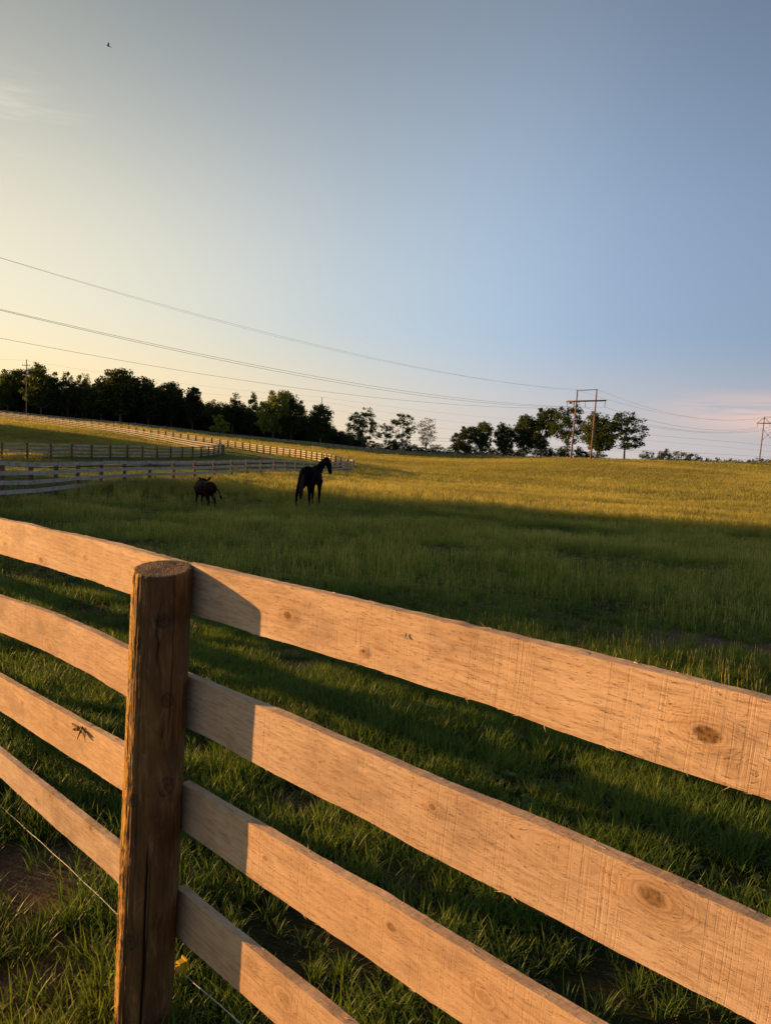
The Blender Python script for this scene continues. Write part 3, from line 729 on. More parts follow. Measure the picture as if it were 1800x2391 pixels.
green = leaf_mat('green_blades', (.050, .10, .014), (.092, .17, .024), (.18, .24, .034), (.19, .235, .044))
straw = leaf_mat('straw_stalks', (.11, .125, .022), (.24, .24, .042), (.46, .42, .12), (.42, .37, .13), .4)
dry = leaf_mat('dead_thatch', (.09, .065, .035), (.17, .125, .07), (.26, .20, .12), (.26, .2, .12), .15)
def tuft(name, blades, h, spread, width, bend, seed, stalks=0, stalk_h=.5, dryb=0, seg=3, stalk_w=.0016, head_w=.006):
    r_ = np.random.default_rng(seed); vs = []; fs = []; hs = []; mi = []
    def blade(L_, w, x, y, az_, lean, curl, m_, sg=seg):
        base_ = len(vs); dx, dy = math.cos(az_), math.sin(az_); sx2, sy2 = -dy, dx
        px, py, pz = x, y, -.02; a = lean
        for i in range(sg+1):
            f_ = i/sg; ww = w*(1-f_)**.7*.5 if i < sg else 0
            if i < sg: vs.append((px-sx2*ww, py-sy2*ww, pz)); vs.append((px+sx2*ww, py+sy2*ww, pz)); hs.extend([f_, f_])
            else: vs.append((px, py, pz)); hs.append(1)
            st = L_/sg; px += dx*math.sin(a)*st; py += dy*math.sin(a)*st; pz += math.cos(a)*st; a += curl/sg
        for i in range(sg-1):
            q = base_+2*i; fs.append((q, q+1, q+3, q+2)); mi.append(m_)
        q = base_+2*(sg-1); fs.append((q, q+1, q+2)); mi.append(m_)
    for _ in range(blades):
        rr_ = spread*math.sqrt(r_.random()); th = r_.random()*6.283
        blade(h*r_.uniform(.45, 1.15), width*r_.uniform(.6, 1.25), rr_*math.cos(th), rr_*math.sin(th), th+r_.normal(0, .9), abs(r_.normal(.1, .28)), abs(r_.normal(bend, bend*.5)), 0)
    for _ in range(dryb):
        rr_ = spread*math.sqrt(r_.random())*1.2; th = r_.random()*6.283
        blade(h*r_.uniform(.3, .9), width*r_.uniform(.5, 1.0), rr_*math.cos(th), rr_*math.sin(th), r_.random()*6.28, r_.uniform(.6, 1.4), r_.uniform(.1, .5), 2)
    for _ in range(stalks):
        rr_ = spread*math.sqrt(r_.random()); th = r_.random()*6.283; az_ = r_.random()*6.283; L_ = stalk_h*r_.uniform(.6, 1.12)
        ln = abs(r_.normal(0, .12)); x, y = rr_*math.cos(th), rr_*math.sin(th)
        dx, dy = math.cos(az_), math.sin(az_); w_ = stalk_w*.5; top_ = (x+dx*math.sin(ln)*L_, y+dy*math.sin(ln)*L_, math.cos(ln)*L_)
        b_ = len(vs); f1 = .72
        mid = tuple(np.array([x, y, 0])*(1-f1)+np.array(top_)*f1)
        for p, ww in (((x, y, -.02), w_), (mid, w_), (tuple(np.array(mid)*.6+np.array(top_)*.4), head_w*.5)):
            vs.extend([(p[0]-dy*ww, p[1]+dx*ww, p[2]), (p[0]+dy*ww, p[1]-dx*ww, p[2])])
        vs.append(top_); hs.extend([.1, .1, .6, .6, .9, .9, 1])
        fs.extend([(b_, b_+1, b_+3, b_+2), (b_+2, b_+3, b_+5, b_+4), (b_+4, b_+5, b_+6)]); mi.extend([1, 1, 1])
    me = new_mesh(name, vs, fs, [green, straw, dry]); me.polygons.foreach_set('material_index', mi)
    q = me.attributes.new('h', 'FLOAT', 'POINT'); q.data.foreach_set('value', hs)
    return me
src = bpy.data.collections.new('tuft_sources')       # not linked to the scene
def variants(prefix, cnt, **kw):
    c = bpy.data.collections.new(prefix); s0 = kw.pop('seed')
    for i in range(cnt):
        k2 = dict(kw)
        if 'stalks' in k2: k2['stalks'] = max(0, k2['stalks']+(i % 3)-1) if k2['stalks'] else 0
        o_ = bpy.data.objects.new('%s_%d' % (prefix, i), tuft(prefix, seed=s0+i, **k2)); c.objects.link(o_)
    return c
def scatter(name, coll, P, scale, tint, label, cat, zscale=None):
    """one object: instances of tufts on measured points"""
    z = ground(P[:, 0], P[:, 1])
    me = bpy.data.meshes.new(name); me.vertices.add(len(P)); me.vertices.foreach_set('co', np.column_stack([P, z]).astype(np.float32).ravel())
    def fa(nm, arr, ty='FLOAT'):
        q = me.attributes.new(nm, ty, 'POINT'); q.data.foreach_set('value' if ty != 'FLOAT_VECTOR' else 'vector', arr.astype(np.float32).ravel())
    fa('tint', tint)
    zs = scale if zscale is None else zscale
    fa('scl', np.column_stack([scale, scale, zs]), 'FLOAT_VECTOR')
    rz = rng.random(len(P))*6.283
    fa('rot', np.column_stack([rng.normal(0, .08, len(P)), rng.normal(0, .08, len(P)), rz]), 'FLOAT_VECTOR')
    o_ = obj(name, me)
    ng = bpy.data.node_groups.new(name, 'GeometryNodeTree')
    ng.interface.new_socket('Geometry', in_out='INPUT', socket_type='NodeSocketGeometry')
    ng.interface.new_socket('Geometry', in_out='OUTPUT', socket_type='NodeSocketGeometry')
    N = ng.nodes; Lk = ng.links
    gi = N.new('NodeGroupInput'); go = N.new('NodeGroupOutput')
    ci = N.new('GeometryNodeCollectionInfo'); ci.inputs['Collection'].default_value = coll
    ci.inputs['Separate Children'].default_value = True; ci.inputs['Reset Children'].default_value = True
    ip = N.new('GeometryNodeInstanceOnPoints'); ip.inputs['Pick Instance'].default_value = True
    def na_(nm):
        q = N.new('GeometryNodeInputNamedAttribute'); q.data_type = 'FLOAT_VECTOR'; q.inputs['Name'].default_value = nm; return q.outputs['Attribute']
    ri = N.new('FunctionNodeRandomValue'); ri.data_type = 'INT'; ri.inputs[4].default_value = 0; ri.inputs[5].default_value = len(coll.objects)-1
    Lk.new(gi.outputs[0], ip.inputs['Points']); Lk.new(ci.outputs[0], ip.inputs['Instance'])
    Lk.new(ri.outputs[2], ip.inputs['Instance Index'])
    er = N.new('FunctionNodeEulerToRotation'); Lk.new(na_('rot'), er.inputs[0]); Lk.new(er.outputs[0], ip.inputs['Rotation'])
    Lk.new(na_('scl'), ip.inputs['Scale']); Lk.new(ip.outputs[0], go.inputs[0])
    md = o_.modifiers.new('scatter', 'NODES'); md.node_group = ng
    return tag(o_, label, cat, None, 'stuff')
def polar(count, r0, r1, a=40.0):
    r = np.sqrt(rng.uniform(r0*r0, r1*r1, count)); th = np.radians(rng.uniform(-a, a, count))
    return np.stack([r*np.sin(th), r*np.cos(th)], -1)
inA = lambda P: inside(polyA, P[:, 0], P[:, 1])
inB = lambda P: inside(polyB, P[:, 0], P[:, 1])

# short lush turf beside and behind the near fence
c1 = variants('turf_tuft', 10, blades=26, h=.12, spread=.05, width=.0066, bend=.9, seed=100, dryb=5, seg=4)
P = polar(32000, 1.2, 10.5, 48); P = P[rng.random(len(P)) < np.clip((10.8-np.hypot(P[:, 0], P[:, 1]))/4, 0, 1)]; P = np.vstack([P, polar(3000, .3, 2.2, 180)])
cl_ = vnoise(P[:, 0], P[:, 1], .35, 5)*.55+vnoise(P[:, 0], P[:, 1], 1.3, 6)*.45
keep = (rng.random(len(P)) < np.clip((cl_-.20)*4.6, .3, 1)) & (rng.random(len(P)) > dirt(P[:, 0], P[:, 1])*.93)
P = P[keep]; cl_ = cl_[keep]
sc = .55+.95*cl_+rng.normal(0, .12, len(P)); sc = np.clip(sc, .4, 1.6)
tn = np.clip(.46+(vnoise(P[:, 0], P[:, 1], .8, 8)-.5)*1.1+rng.normal(0, .12, len(P)), 0, 1)
scatter('turf_grass', c1, P, sc, tn, 'short lush green grass in tufts around the foot of the near fence', 'grass')
# dead matter on the ground
cd = variants('thatch_tuft', 6, blades=0, h=.09, spread=.08, width=.0035, bend=.4, seed=160, dryb=22, seg=2)
P = polar(9000, 1.2, 9, 48); dm = dirt(P[:, 0], P[:, 1]); P = P[rng.random(len(P)) < .25+dm*.7]
scatter('dry_thatch', cd, P, rng.uniform(.6, 1.4, len(P)), rng.random(len(P)), 'brown dead stems lying between the green tufts', 'grass')
# broad leaved weeds among the turf
def weed(name, seed):
    r_ = np.random.default_rng(seed); vs = []; fs = []; hs = []
    for i in range(r_.integers(7, 14)):
        az_ = r_.random()*6.28; L_ = r_.uniform(.035, .085); w = L_*r_.uniform(.22, .4); a = r_.uniform(.5, 1.25)
        dx, dy = math.cos(az_), math.sin(az_); b_ = len(vs); z0 = r_.uniform(0, .05)
        for f_, ww in ((0, .15), (.35, .9), (.7, .8), (1, .02)):
            q = L_*f_; aa = a+f_*.5
            for s_ in (-1, 0, 1): vs.append((dx*q*math.sin(aa)-s_*dy*w*ww, dy*q*math.sin(aa)+s_*dx*w*ww, z0+q*math.cos(aa)+abs(s_)*w*ww*.3)); hs.append(f_*.4)
        for k_ in range(3):
            for j_ in range(2): q = b_+k_*3+j_; fs.append((q, q+1, q+4, q+3))
    me = new_mesh(name, vs, fs, [green]); q = me.attributes.new('h', 'FLOAT', 'POINT'); q.data.foreach_set('value', hs); return me
cwd = bpy.data.collections.new('weeds')
for i in range(6): cwd.objects.link(bpy.data.objects.new('weed_source_%d' % i, weed('weed', 900+i)))
P = polar(2600, 1.2, 11, 46); P = P[(vnoise(P[:, 0], P[:, 1], .9, 77) > .6) & (np.hypot(P[:, 0], P[:, 1]) > 2.6)]
scatter('broadleaf_weeds', cwd, P, rng.uniform(.35, .8, len(P)), rng.uniform(.1, .7, len(P)), 'small broad leaved weeds scattered through the turf', 'weeds')
# middle distance
c2 = variants('meadow_tuft', 8, blades=30, h=.13, spread=.13, width=.0075, bend=.8, seed=200, stalks=3, stalk_h=.24, dryb=4, stalk_w=.0024, head_w=.0055)
P = polar(40000, 6.0, 30, 42); P = P[rng.random(len(P)) < np.clip((np.hypot(P[:, 0], P[:, 1])-5.5)/3.5, 0, 1)]; P = P[(rng.random(len(P)) > dirt(P[:, 0], P[:, 1])*.9) & ~inA(P)]
cl_ = vnoise(P[:, 0], P[:, 1], 1.4, 15)*.5+vnoise(P[:, 0], P[:, 1], 5, 16)*.5
rP = np.hypot(P[:, 0], P[:, 1])
pt = vnoise(P[:, 0], P[:, 1], 2.3, 19)*.6+vnoise(P[:, 0], P[:, 1], .7, 20)*.4
sc = np.clip((.55+.7*cl_+(rP-8)/120+rng.normal(0, .12, len(P)))*np.clip(.45+(pt-.25)*2.4, .45, 1.15), .3, 1.7)
tn = np.clip(.68+(vnoise(P[:, 0], P[:, 1], 3, 18)-.5)*.9+(vnoise(P[:, 0], P[:, 1], .8, 21)-.5)*.5+rng.normal(0, .12, len(P)), 0, 1)
scatter('meadow_grass', c2, P, sc, tn, 'knee high green pasture grass with thin stalks between the fence and the animals', 'grass')
# tall seeding grass round the animals and beyond
c3 = variants('seeding_tuft', 8, blades=24, h=.34, spread=.3, width=.016, bend=.6, seed=300, stalks=18, stalk_h=.60, stalk_w=.006, head_w=.015)
P = polar(38000, 27, 66, 40); P = P[~inA(P)]
rP = np.hypot(P[:, 0], P[:, 1]); P = P[rng.random(len(P)) < np.clip((rP-28)/9, 0, 1)]; rP = np.hypot(P[:, 0], P[:, 1])
sc = np.clip(.6+.5*vnoise(P[:, 0], P[:, 1], 4, 25)+rng.normal(0, .1, len(P)), .4, 1.4)*np.clip(.45+(rP-28)/20, .45, 1)
tn = np.clip(.5+(vnoise(P[:, 0], P[:, 1], 6, 28)-.5)*1.1+(vnoise(P[:, 0]/3, P[:, 1], 1.5, 29)-.5)*.6+rng.normal(0, .1, len(P)), 0, 1)
scatter('seeding_grass', c3, P, sc, tn, 'tall golden seeding grass glowing in the sun behind the animals', 'grass')
c4 = variants('far_seeding_tuft', 6, blades=26, h=.36, spread=.9, width=.035, bend=.5, seed=400, stalks=50, stalk_h=.58, stalk_w=.016, head_w=.032, seg=2)
P = polar(30000, 60, 200, 36); P = P[~inA(P)]
scatter('far_seeding_grass', c4, P, np.clip(rng.normal(.95, .14, len(P)), .5, 1.4), np.clip(.5+(vnoise(P[:, 0], P[:, 1], 14, 38)-.5)*1.1+(vnoise(P[:, 0]/3, P[:, 1], 4, 37)-.5)*.7+rng.normal(0, .1, len(P)), 0, 1), 'far stretch of golden hayfield up to the pylon', 'grass')
P = polar(26000, 45, 190, 36); P = P[inB(P)]
scatter('hill_grass', c4, P, np.clip(rng.normal(.8, .14, len(P)), .5, 1.4), np.clip(.35+(vnoise(P[:, 0], P[:, 1], 9, 39)-.5)*.9+rng.normal(0, .1, len(P)), 0, 1), 'olive and gold grass on the hill inside the inner paddock fence', 'grass')
c6 = variants('distant_tuft', 4, blades=20, h=.4, spread=2.2, width=.10, bend=.4, seed=600, stalks=50, stalk_h=.65, stalk_w=.05, head_w=.10, seg=2)
P = polar(16000, 190, 420, 34); P = P[~inA(P)]
scatter('distant_grass', c6, P, np.clip(rng.normal(.95, .12, len(P)), .5, 1.4), np.clip(.35+rng.normal(0, .15, len(P)), 0, 1), 'distant dull grass between the pylon and the woods', 'grass')
# mown lane
c5 = variants('lane_tuft', 5, blades=60, h=.075, spread=.55, width=.022, bend=.5, seed=500, seg=2)
P = polar(60000, 22, 190, 40); P = P[inA(P) & ~inB(P)]; P = P[dist_line(track, P[:, 0], P[:, 1]) > 1.3+.5*rng.random(len(P))]
scatter('lane_grass', c5, P, np.clip(rng.normal(1, .2, len(P)), .5, 1.5), np.clip(.6+(vnoise(P[:, 0], P[:, 1], 4, 48)-.5)*.8, 0, 1), 'short mown green grass in the lane between the two fences', 'grass')

# ------------------------------------------------------------------ trees
bark = principled('grey_brown_bark', lambda t: t.ramp(t.noise(t.mapping(t.n('ShaderNodeTexCoord').outputs['Object'], (2, 2, .5)), 3, 4), [(.3, (.06, .05, .04)), (.7, (.16, .13, .105))]), .95)
def foliage(name, c0, c1, c2, tr=.42):
    m, t = new_mat(name)
    rnd = t.n('ShaderNodeNewGeometry').outputs['Random Per Island']
    P = t.n('ShaderNodeTexCoord').outputs['Object']
    k = t.math('ADD', t.math('MULTIPLY', rnd, .5), t.math('MULTIPLY', t.noise(P, .8, 2), .5))
    oi = t.n('ShaderNodeObjectInfo').outputs['Random']
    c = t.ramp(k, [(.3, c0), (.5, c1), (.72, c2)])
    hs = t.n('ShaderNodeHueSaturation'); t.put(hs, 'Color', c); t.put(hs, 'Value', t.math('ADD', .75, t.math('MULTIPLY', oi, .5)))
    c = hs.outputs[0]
    b = t.n('ShaderNodeBsdfPrincipled'); t.put(b, 'Base Color', c); b.inputs['Roughness'].default_value = .6; b.inputs['Specular IOR Level'].default_value = .2
    tl = t.n('ShaderNodeBsdfTranslucent'); t.put(tl, 'Color', t.mix(1.0, c, (1.5, 1.5, .7), 'MULTIPLY'))
    mx = t.n('ShaderNodeMixShader'); mx.inputs[0].default_value = tr
    t.L.new(b.outputs[0], mx.inputs[1]); t.L.new(tl.outputs[0], mx.inputs[2])
    t.L.new(mx.outputs[0], t.n('ShaderNodeOutputMaterial').inputs['Surface'])
    return m
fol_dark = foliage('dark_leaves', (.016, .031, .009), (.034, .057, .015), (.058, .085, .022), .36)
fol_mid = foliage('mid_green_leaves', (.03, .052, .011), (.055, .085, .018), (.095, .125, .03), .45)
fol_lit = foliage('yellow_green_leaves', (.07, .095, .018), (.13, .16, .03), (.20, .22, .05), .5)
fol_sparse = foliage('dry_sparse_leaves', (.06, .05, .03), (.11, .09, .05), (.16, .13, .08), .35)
def tree_meshes(seed, style):
    """unit tree: height 1; style gives crown shape (w, low, clusters, leaves, leaf size, spread)"""
    r_ = np.random.default_rng(seed)
    w, low, ncl, nlf, ls, cr, trunk_r, openness = style
    centres = []; tries = 0
    cz = (1+low)/2; hz = (1-low)/2
    lob = r_.normal(0, 1, (9, 3)); lob /= np.linalg.norm(lob, axis=1)[:, None]; la = r_.uniform(.0, .38, 9)
    while len(centres) < ncl and tries < 9000:
        tries += 1
        p = r_.uniform(-1, 1, 3); rr_ = np.linalg.norm(p)
        if rr_ < 1e-3: continue
        u = p/rr_
        rad_l = .66+np.sum(la*np.clip((lob @ u), 0, 1)**3)
        if rr_ > rad_l or rr_ < rad_l*openness*r_.random(): continue
        taper = 1-.25*max(0, p[2])
        c = np.array([p[0]*w*.5*taper, p[1]*w*.5*taper, cz+p[2]*hz])
        if any(np.linalg.norm((c-q)/np.array([1, 1, .8])) < cr*.75 for q in centres): continue
        centres.append(c)
    centres = np.array(centres)
    ext = max(np.ptp(centres[:, 0]), np.ptp(centres[:, 1])); kx = (w-cr*1.3)/ext
    centres[:, :2] = (centres[:, :2]-centres[:, :2].mean(0)*.6)*kx
    z0_, z1_ = centres[:, 2].min(), centres[:, 2].max(); centres[:, 2] = low+cr*.5+(centres[:, 2]-z0_)/(z1_-z0_)*(1-low-cr*1.15)
    vs = []; fs = []
    for c in centres:
        k = int(nlf*r_.uniform(.5, 1.4)); rad_c = cr*r_.uniform(.7, 1.35)
        for _ in range(k):
            g = r_.normal(0, 1, 3); g = g/np.linalg.norm(g)*r_.random()**.45*rad_c; g[2] *= .72
            p = c+g; a = r_.normal(0, 1, 3); a /= np.linalg.norm(a); b_ = np.cross(a, r_.normal(0, 1, 3)); b_ /= np.linalg.norm(b_)+1e-9
            s = ls*r_.uniform(.6, 1.5); i0 = len(vs)
            vs += [p-a*s*.5, p+b_*s*.32, p+a*s*.5, p-b_*s*.32]; fs.append((i0, i0+1, i0+2, i0+3))
    leaf = new_mesh('crown', vs, fs)
    mb = MB(); fork = low*.8+.05
    mb.tube([(0, 0, -.03), (.004, 0, fork*.5), (.0, .004, fork)], [trunk_r*1.35, trunk_r, trunk_r*.85], 7)
    order = r_.permutation(len(centres))[:max(6, int(len(centres)*.55))]
    tops = [np.array([r_.uniform(-.05, .05)*w, r_.uniform(-.05, .05)*w, fork+(1-fork)*q]) for q in (.25, .5, .72)]
    prev_ = np.array([0, 0.004, fork])
    for q, tp_ in enumerate(tops):
        mb.tube([prev_, tp_], [trunk_r*(.85-.25*q), trunk_r*(.6-.2*q)], 6); prev_ = tp_
    for i in order:
        c = centres[i]; lv = [np.array([0, 0.004, fork])]+tops; zb = [q for q in lv if q[2] < c[2]+.02] or [lv[0]]
        st = zb[-1] if r_.random() < .5 else zb[int(r_.integers(0, len(zb)))]
        mid = (st+c)/2+np.array([0, 0, -.03]) + r_.normal(0, .015, 3)
        mb.tube([st, mid, c], [trunk_r*.36, trunk_r*.24, trunk_r*.08], 4, False)
    tr = new_mesh('trunk', mb.v, mb.f, bark)
    return leaf, tr
STY = {  #            w    low   ncl nlf  ls    cr   trunk open
 'oak':   (.85, .18, 130, 62, .036, .085, .020, .35),
 'tall':  (.55, .20, 95, 58, .034, .075, .014, .3),
 'airy':  (.80, .24, 95, 46, .032, .072, .014, .6),
 'open':  (.62, .30, 48, 52, .032, .075, .013, .8),
 'bush':  (1.35, .02, 80, 52, .045, .12, .02, .3),
 'small': (.85, .25, 40, 40, .055, .10, .018, .3),
 'sparse':(.62, .24, 80, 24, .024, .065, .012, .5),
 'wood':  (.85, .07, 110, 46, .036, .09, .017, .3),
 'spin':  (.30, .30, 34, 44, .030, .060, .009, .7)}
protos = {}
for s_, st_ in STY.items():
    protos[s_] = [tree_meshes(1000+hash_, st_) for hash_ in ([sum(map(ord, s_))+k*37 for k in range(3)])]
leafcopy = {}
def tree(name, style, var, mat, x, ytop, ybase, depth, label, wpx=None, group=None, cat='tree'):
    X, Y = az_at(x, depth); z = gz(X, Y)
    top = at(x, ytop, depth)[2]; Hh_ = (top-z)*1.04
    me, tr = protos[style][var % 3]
    key = (style, var % 3, mat.name)
    if key not in leafcopy:
        m2 = me.copy(); m2.materials.clear(); m2.materials.append(mat); leafcopy[key] = m2
    sxy = Hh_
    if wpx: sxy = wpx/F*depth/STY[style][0]*1.2
    root = empty(name, (X, Y, z), (var*1.7) % 6.28)
    tag(root, label, cat, group)
    for nm, mm in (('crown', leafcopy[key]), ('trunk', tr)):
        o_ = obj(nm, mm, root); o_.scale = (sxy, sxy, Hh_)
    return root
fol_dusk = foliage('dusky_leaves', (.022, .038, .010), (.044, .066, .016), (.078, .10, .026), .42)  # lighter leaf colour standing in for light variation across the wood
DK, MD, LT, SPF = fol_dark, fol_mid, fol_lit, fol_sparse
listed = [
 ('oak',0,MD, 18,862,972,262,'feathery topped tree at the left edge of the woods, left of the utility pole',62),
 ('tall',1,DK, 55,868,974,270,'dark tree growing behind the utility pole at far left',52),
 ('oak',2,MD, 96,852,976,255,'tall pointed tree just right of the utility pole at far left',76),
 ('airy',0,MD, 158,872,980,258,'gappy tree with two see through lobes right of the tall pointed tree',46),
 ('airy',1,MD, 192,874,984,262,'see through tree against the sky between the gappy tree and the broad woods tree',44),
 ('oak',1,fol_dusk, 280,864,992,250,'broad tallest tree in the left woods with lit yellow green lower leaves',112),
 ('oak',0,DK, 235,884,990,258,'round dark tree touching the left side of the broad tallest woods tree',74),
 ('oak',2,DK, 345,884,998,258,'dark round tree touching the right side of the broad tallest woods tree',82),
 ('oak',1,DK, 398,894,1004,262,'dark tree above the bend where the sunlit fence fills with boards',66),
 ('tall',0,DK, 447,906,1008,258,'dark knobbly topped tree at the shoulder of the woods',46),
 ('open',1,DK, 541,920,1020,266,'tall dark tree with a leaning tuft rising above the woods behind the small lit tree',50),
 ('spin',2,DK, 585,918,1026,266,'thin spindly tree sticking out of the woods left of the large pale green tree',26),
 ('small',0,LT, 512,970,1020,236,'small bright yellow green tree standing alone in front of the dark woods',38),
 ('oak',0,LT, 636,911,1034,246,'large pale green sunlit tree in the middle of the tree line',66),
 ('oak',2,MD, 678,920,1038,250,'green tree growing into the right side of the large pale green tree',62),
 ('oak',1,DK, 745,946,1044,252,'dark rounded tree in front of the thin utility pole',68),
 ('airy',2,MD, 844,953,1053,246,'round airy tree with forked trunk right of the dark rounded tree',62),
 ('open',0,MD, 938,967,1057,250,'crooked open tree leaning right with tufted crown',50),
 ('open',2,MD, 898,990,1056,252,'short tufted tree left of the crooked leaning tree',34),
 ('sparse',0,SPF, 994,977,1060,252,'pale nearly bare tree standing between the crooked tree and the pylon trees',50),
 ('oak',0,DK, 1084,995,1068,262,'dark dome shaped tree at the left end of the pylon tree row',54),
 ('oak',1,MD, 1126,986,1070,262,'open topped tree second from the left in the pylon tree row',54),
 ('oak',2,DK, 1175,989,1071,258,'dark compact tree in the middle left of the pylon tree row',50),
 ('oak',1,MD, 1222,970,1072,258,'big tree with yellowish left top, left of the pylon',62),
 ('oak',0,MD, 1262,952,1073,256,'tallest feathery tree of the row left of the pylon',66),
 ('airy',2,MD, 1322,938,1074,240,'tall airy tree right behind the left pole of the pylon',68),
 ('oak',2,MD, 1394,966,1076,232,'full dark crowned tree behind the right pole of the pylon',78),
 ('airy',1,DK, 1458,963,1077,228,'wide domed tree at the right end of the row on several thin trunks',98),
 ('bush',0,DK, 1513,1053,1083,330,'round dark bush right of the wide domed tree, by the low utility post',34),
 ('bush',1,DK, 1548,1047,1084,335,'round dark distant tree with a higher knob on its right',42),
 ('bush',2,DK, 1598,1055,1086,340,'broad dark distant tree behind the short utility pole',62),
 ('bush',0,DK, 1785,1070,1091,380,'low dark distant tree at the right edge beyond the far pylon',46),
]
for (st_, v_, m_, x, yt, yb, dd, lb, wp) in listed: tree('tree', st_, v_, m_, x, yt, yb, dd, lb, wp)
# the closed body of the wood: trees nothing tells apart
xs = list(range(-170, 820, 27)); k = 0
for row, (dd, lo) in enumerate(((272, 6), (290, 0), (312, -3))):
    for x in xs:
        x2 = x+random.uniform(-9, 9)+row*9
        sk = np.interp(x2, [-200, 0, 60, 150, 200, 280, 400, 480, 600, 700, 780, 830], [850, 878, 882, 900, 898, 884, 905, 938, 950, 962, 990, 1012])+random.uniform(0, 16)-lo
        if 1 and row == 0 and x2 > 770: continue
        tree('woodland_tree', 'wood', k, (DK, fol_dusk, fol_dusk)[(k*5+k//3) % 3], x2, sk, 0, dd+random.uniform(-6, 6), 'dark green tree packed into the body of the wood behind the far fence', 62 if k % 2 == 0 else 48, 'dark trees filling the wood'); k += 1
# low scrub along the foot of the wood and the field edge
scrub = [(x, np.interp(x, [-100, 300, 600, 800, 960, 1060, 1300, 1500], [960, 985, 1010, 1022, 1030, 1046, 1054, 1060])) for x in range(-120, 1480, 21)]
for i, (x, yt) in enumerate(scrub):
    if 1395 < x < 1490: continue
    yt = yt-(9 if 1040 < x < 1400 else 0)
    tree('shrub', 'bush', i, DK if i % 4 else MD, x+random.uniform(-8, 8), yt+random.uniform(-7, 9), 0, 270+random.uniform(-4, 14) if x < 1040 else 285, 'low dark shrub in the scrub at the foot of the trees', 34, 'scrub along the foot of the trees', 'shrub')
for i, x in enumerate(range(-150, 830, 19)):
    tree('shrub', 'bush', i+1, DK, x, np.interp(x, [-100, 300, 600, 830], [940, 968, 994, 1016])+random.uniform(-8, 8), 0, 283, 'low dark shrub in the scrub at the foot of the trees', 46, 'scrub along the foot of the trees', 'shrub')
for i, x in enumerate(range(1632, 1850, 15)):
    tree('shrub', 'bush', i, DK, x, 1066+(x-1640)*.06+random.uniform(-2, 4), 0, 420, 'low bush in the dark hedge on the right horizon', 22, 'hedge on the right horizon', 'shrub')
# trees to the west, outside the picture, whose shade lies over the field
def shade_tree(s, q, H_, w_, var, st_='oak'):
    ux, uy = math.sin(SUN_AZ), math.cos(SUN_AZ)
    X = ux*s + -uy*-1*q*0; X = ux*s + uy*q*1.0; Y = uy*s - ux*q
    me, tr = protos[st_][var % 3]; key = (st_, var % 3, DK.name)
    if key not in leafcopy:
        m2 = me.copy(); m2.materials.clear(); m2.materials.append(DK); leafcopy[key] = m2
    root = empty('tree', (X, Y, gz(X, Y)), var*1.3)
    tag(root, 'broad shade tree standing in the west beyond the left edge of the picture', 'tree', 'shade trees west of the field')
    for nm, mm in (('crown', leafcopy[key]), ('trunk', tr)):
        o_ = obj(nm, mm, root); o_.scale = (w_/.85, w_/.85, H_)
    return X, Y
for i, q in enumerate(np.arange(10.5, 30, 3.2)):
    for j in range(2): shade_tree(62+j*9+(i % 3)*3, q+j*1.5, 17.0-.35*i, 9.5, i+j, 'airy')
for i, q in enumerate(np.arange(54, 90, 4.5)):
    shade_tree(136+(i % 3)*4, q, 13.0, 11, i)

# ------------------------------------------------------------------ pylons and wires
pole_m = principled('weathered_pole', lambda t: t.ramp(t.noise(t.mapping(t.n('ShaderNodeTexCoord').outputs['Object'], (4, 4, .5)), 2, 4), [(.3, (.20, .13, .09)), (.7, (.32, .22, .16))]), .85)
steel = principled('galvanised_steel', lambda t: t.ramp(t.n('ShaderNodeTexNoise', inp={'Scale': 3.0}).outputs['Fac'], [(.3, (.25, .25, .25)), (.7, (.4, .4, .4))]), .5)
glassy = principled('grey_insulator', lambda t: t.ramp(t.n('ShaderNodeTexNoise', inp={'Scale': 5.0}).outputs['Fac'], [(.3, (.10, .10, .11)), (.7, (.2, .2, .22))]), .4)
wire_m = principled('aluminium_conductor', lambda t: t.ramp(t.n('ShaderNodeTexNoise', inp={'Scale': 2.0}).outputs['Fac'], [(.3, (.16, .16, .16)), (.7, (.22, .22, .22))]), .6)
def V3(p): return Vector([float(a) for a in p])
def pylon(label, ends, depth, loc_off=None):
    """H frame; ends: two pole (top, base) pixel pairs plus the crossarm"""
    (tl, bl), (tr_, br), arm, bar, drops, braces = ends
    def W(p, dd=depth): return V3(at(p[0], p[1], dd))
    g0 = W(bl); root = empty('pylon', g0); tag(root, label, 'pylon')
    sh = g0
    def part(nm, fn_, mat): b = MB(); fn_(b); return b.build(nm, mat, root, True)
    for t_, b_ in ((tl, bl), (tr_, br)):
        part('pole', lambda b: b.tube([W(b_)-sh-Vector((0, 0, 1.2)), (W(b_)+W(t_))/2-sh, W(t_)-sh], [.26, .22, .16], 10), pole_m)
    fdv = Vector((.725, -.69, 0)) * 0
    part('crossarm', lambda b: b.tube([W(arm[0])-sh, W(arm[1])-sh], [.20, .20], 6), pole_m)
    part('top_bar', lambda b: b.tube([W(bar[0])-sh, W(bar[1])-sh], [.09, .09], 6), steel)
    for a, c in braces: part('brace', lambda b: b.tube([W(a)-sh, W(c)-sh], [.09, .09], 6), pole_m)
    for a, c in drops:
        def ins_(b):
            A, B = W(a)-sh, W(c)-sh; pts = [A.lerp(B, q/12) for q in range(13)]
            b.tube(pts, [.04 if q % 2 == 0 else .11 for q in range(13)], 8)
        part('insulator', ins_, glassy)
    return root
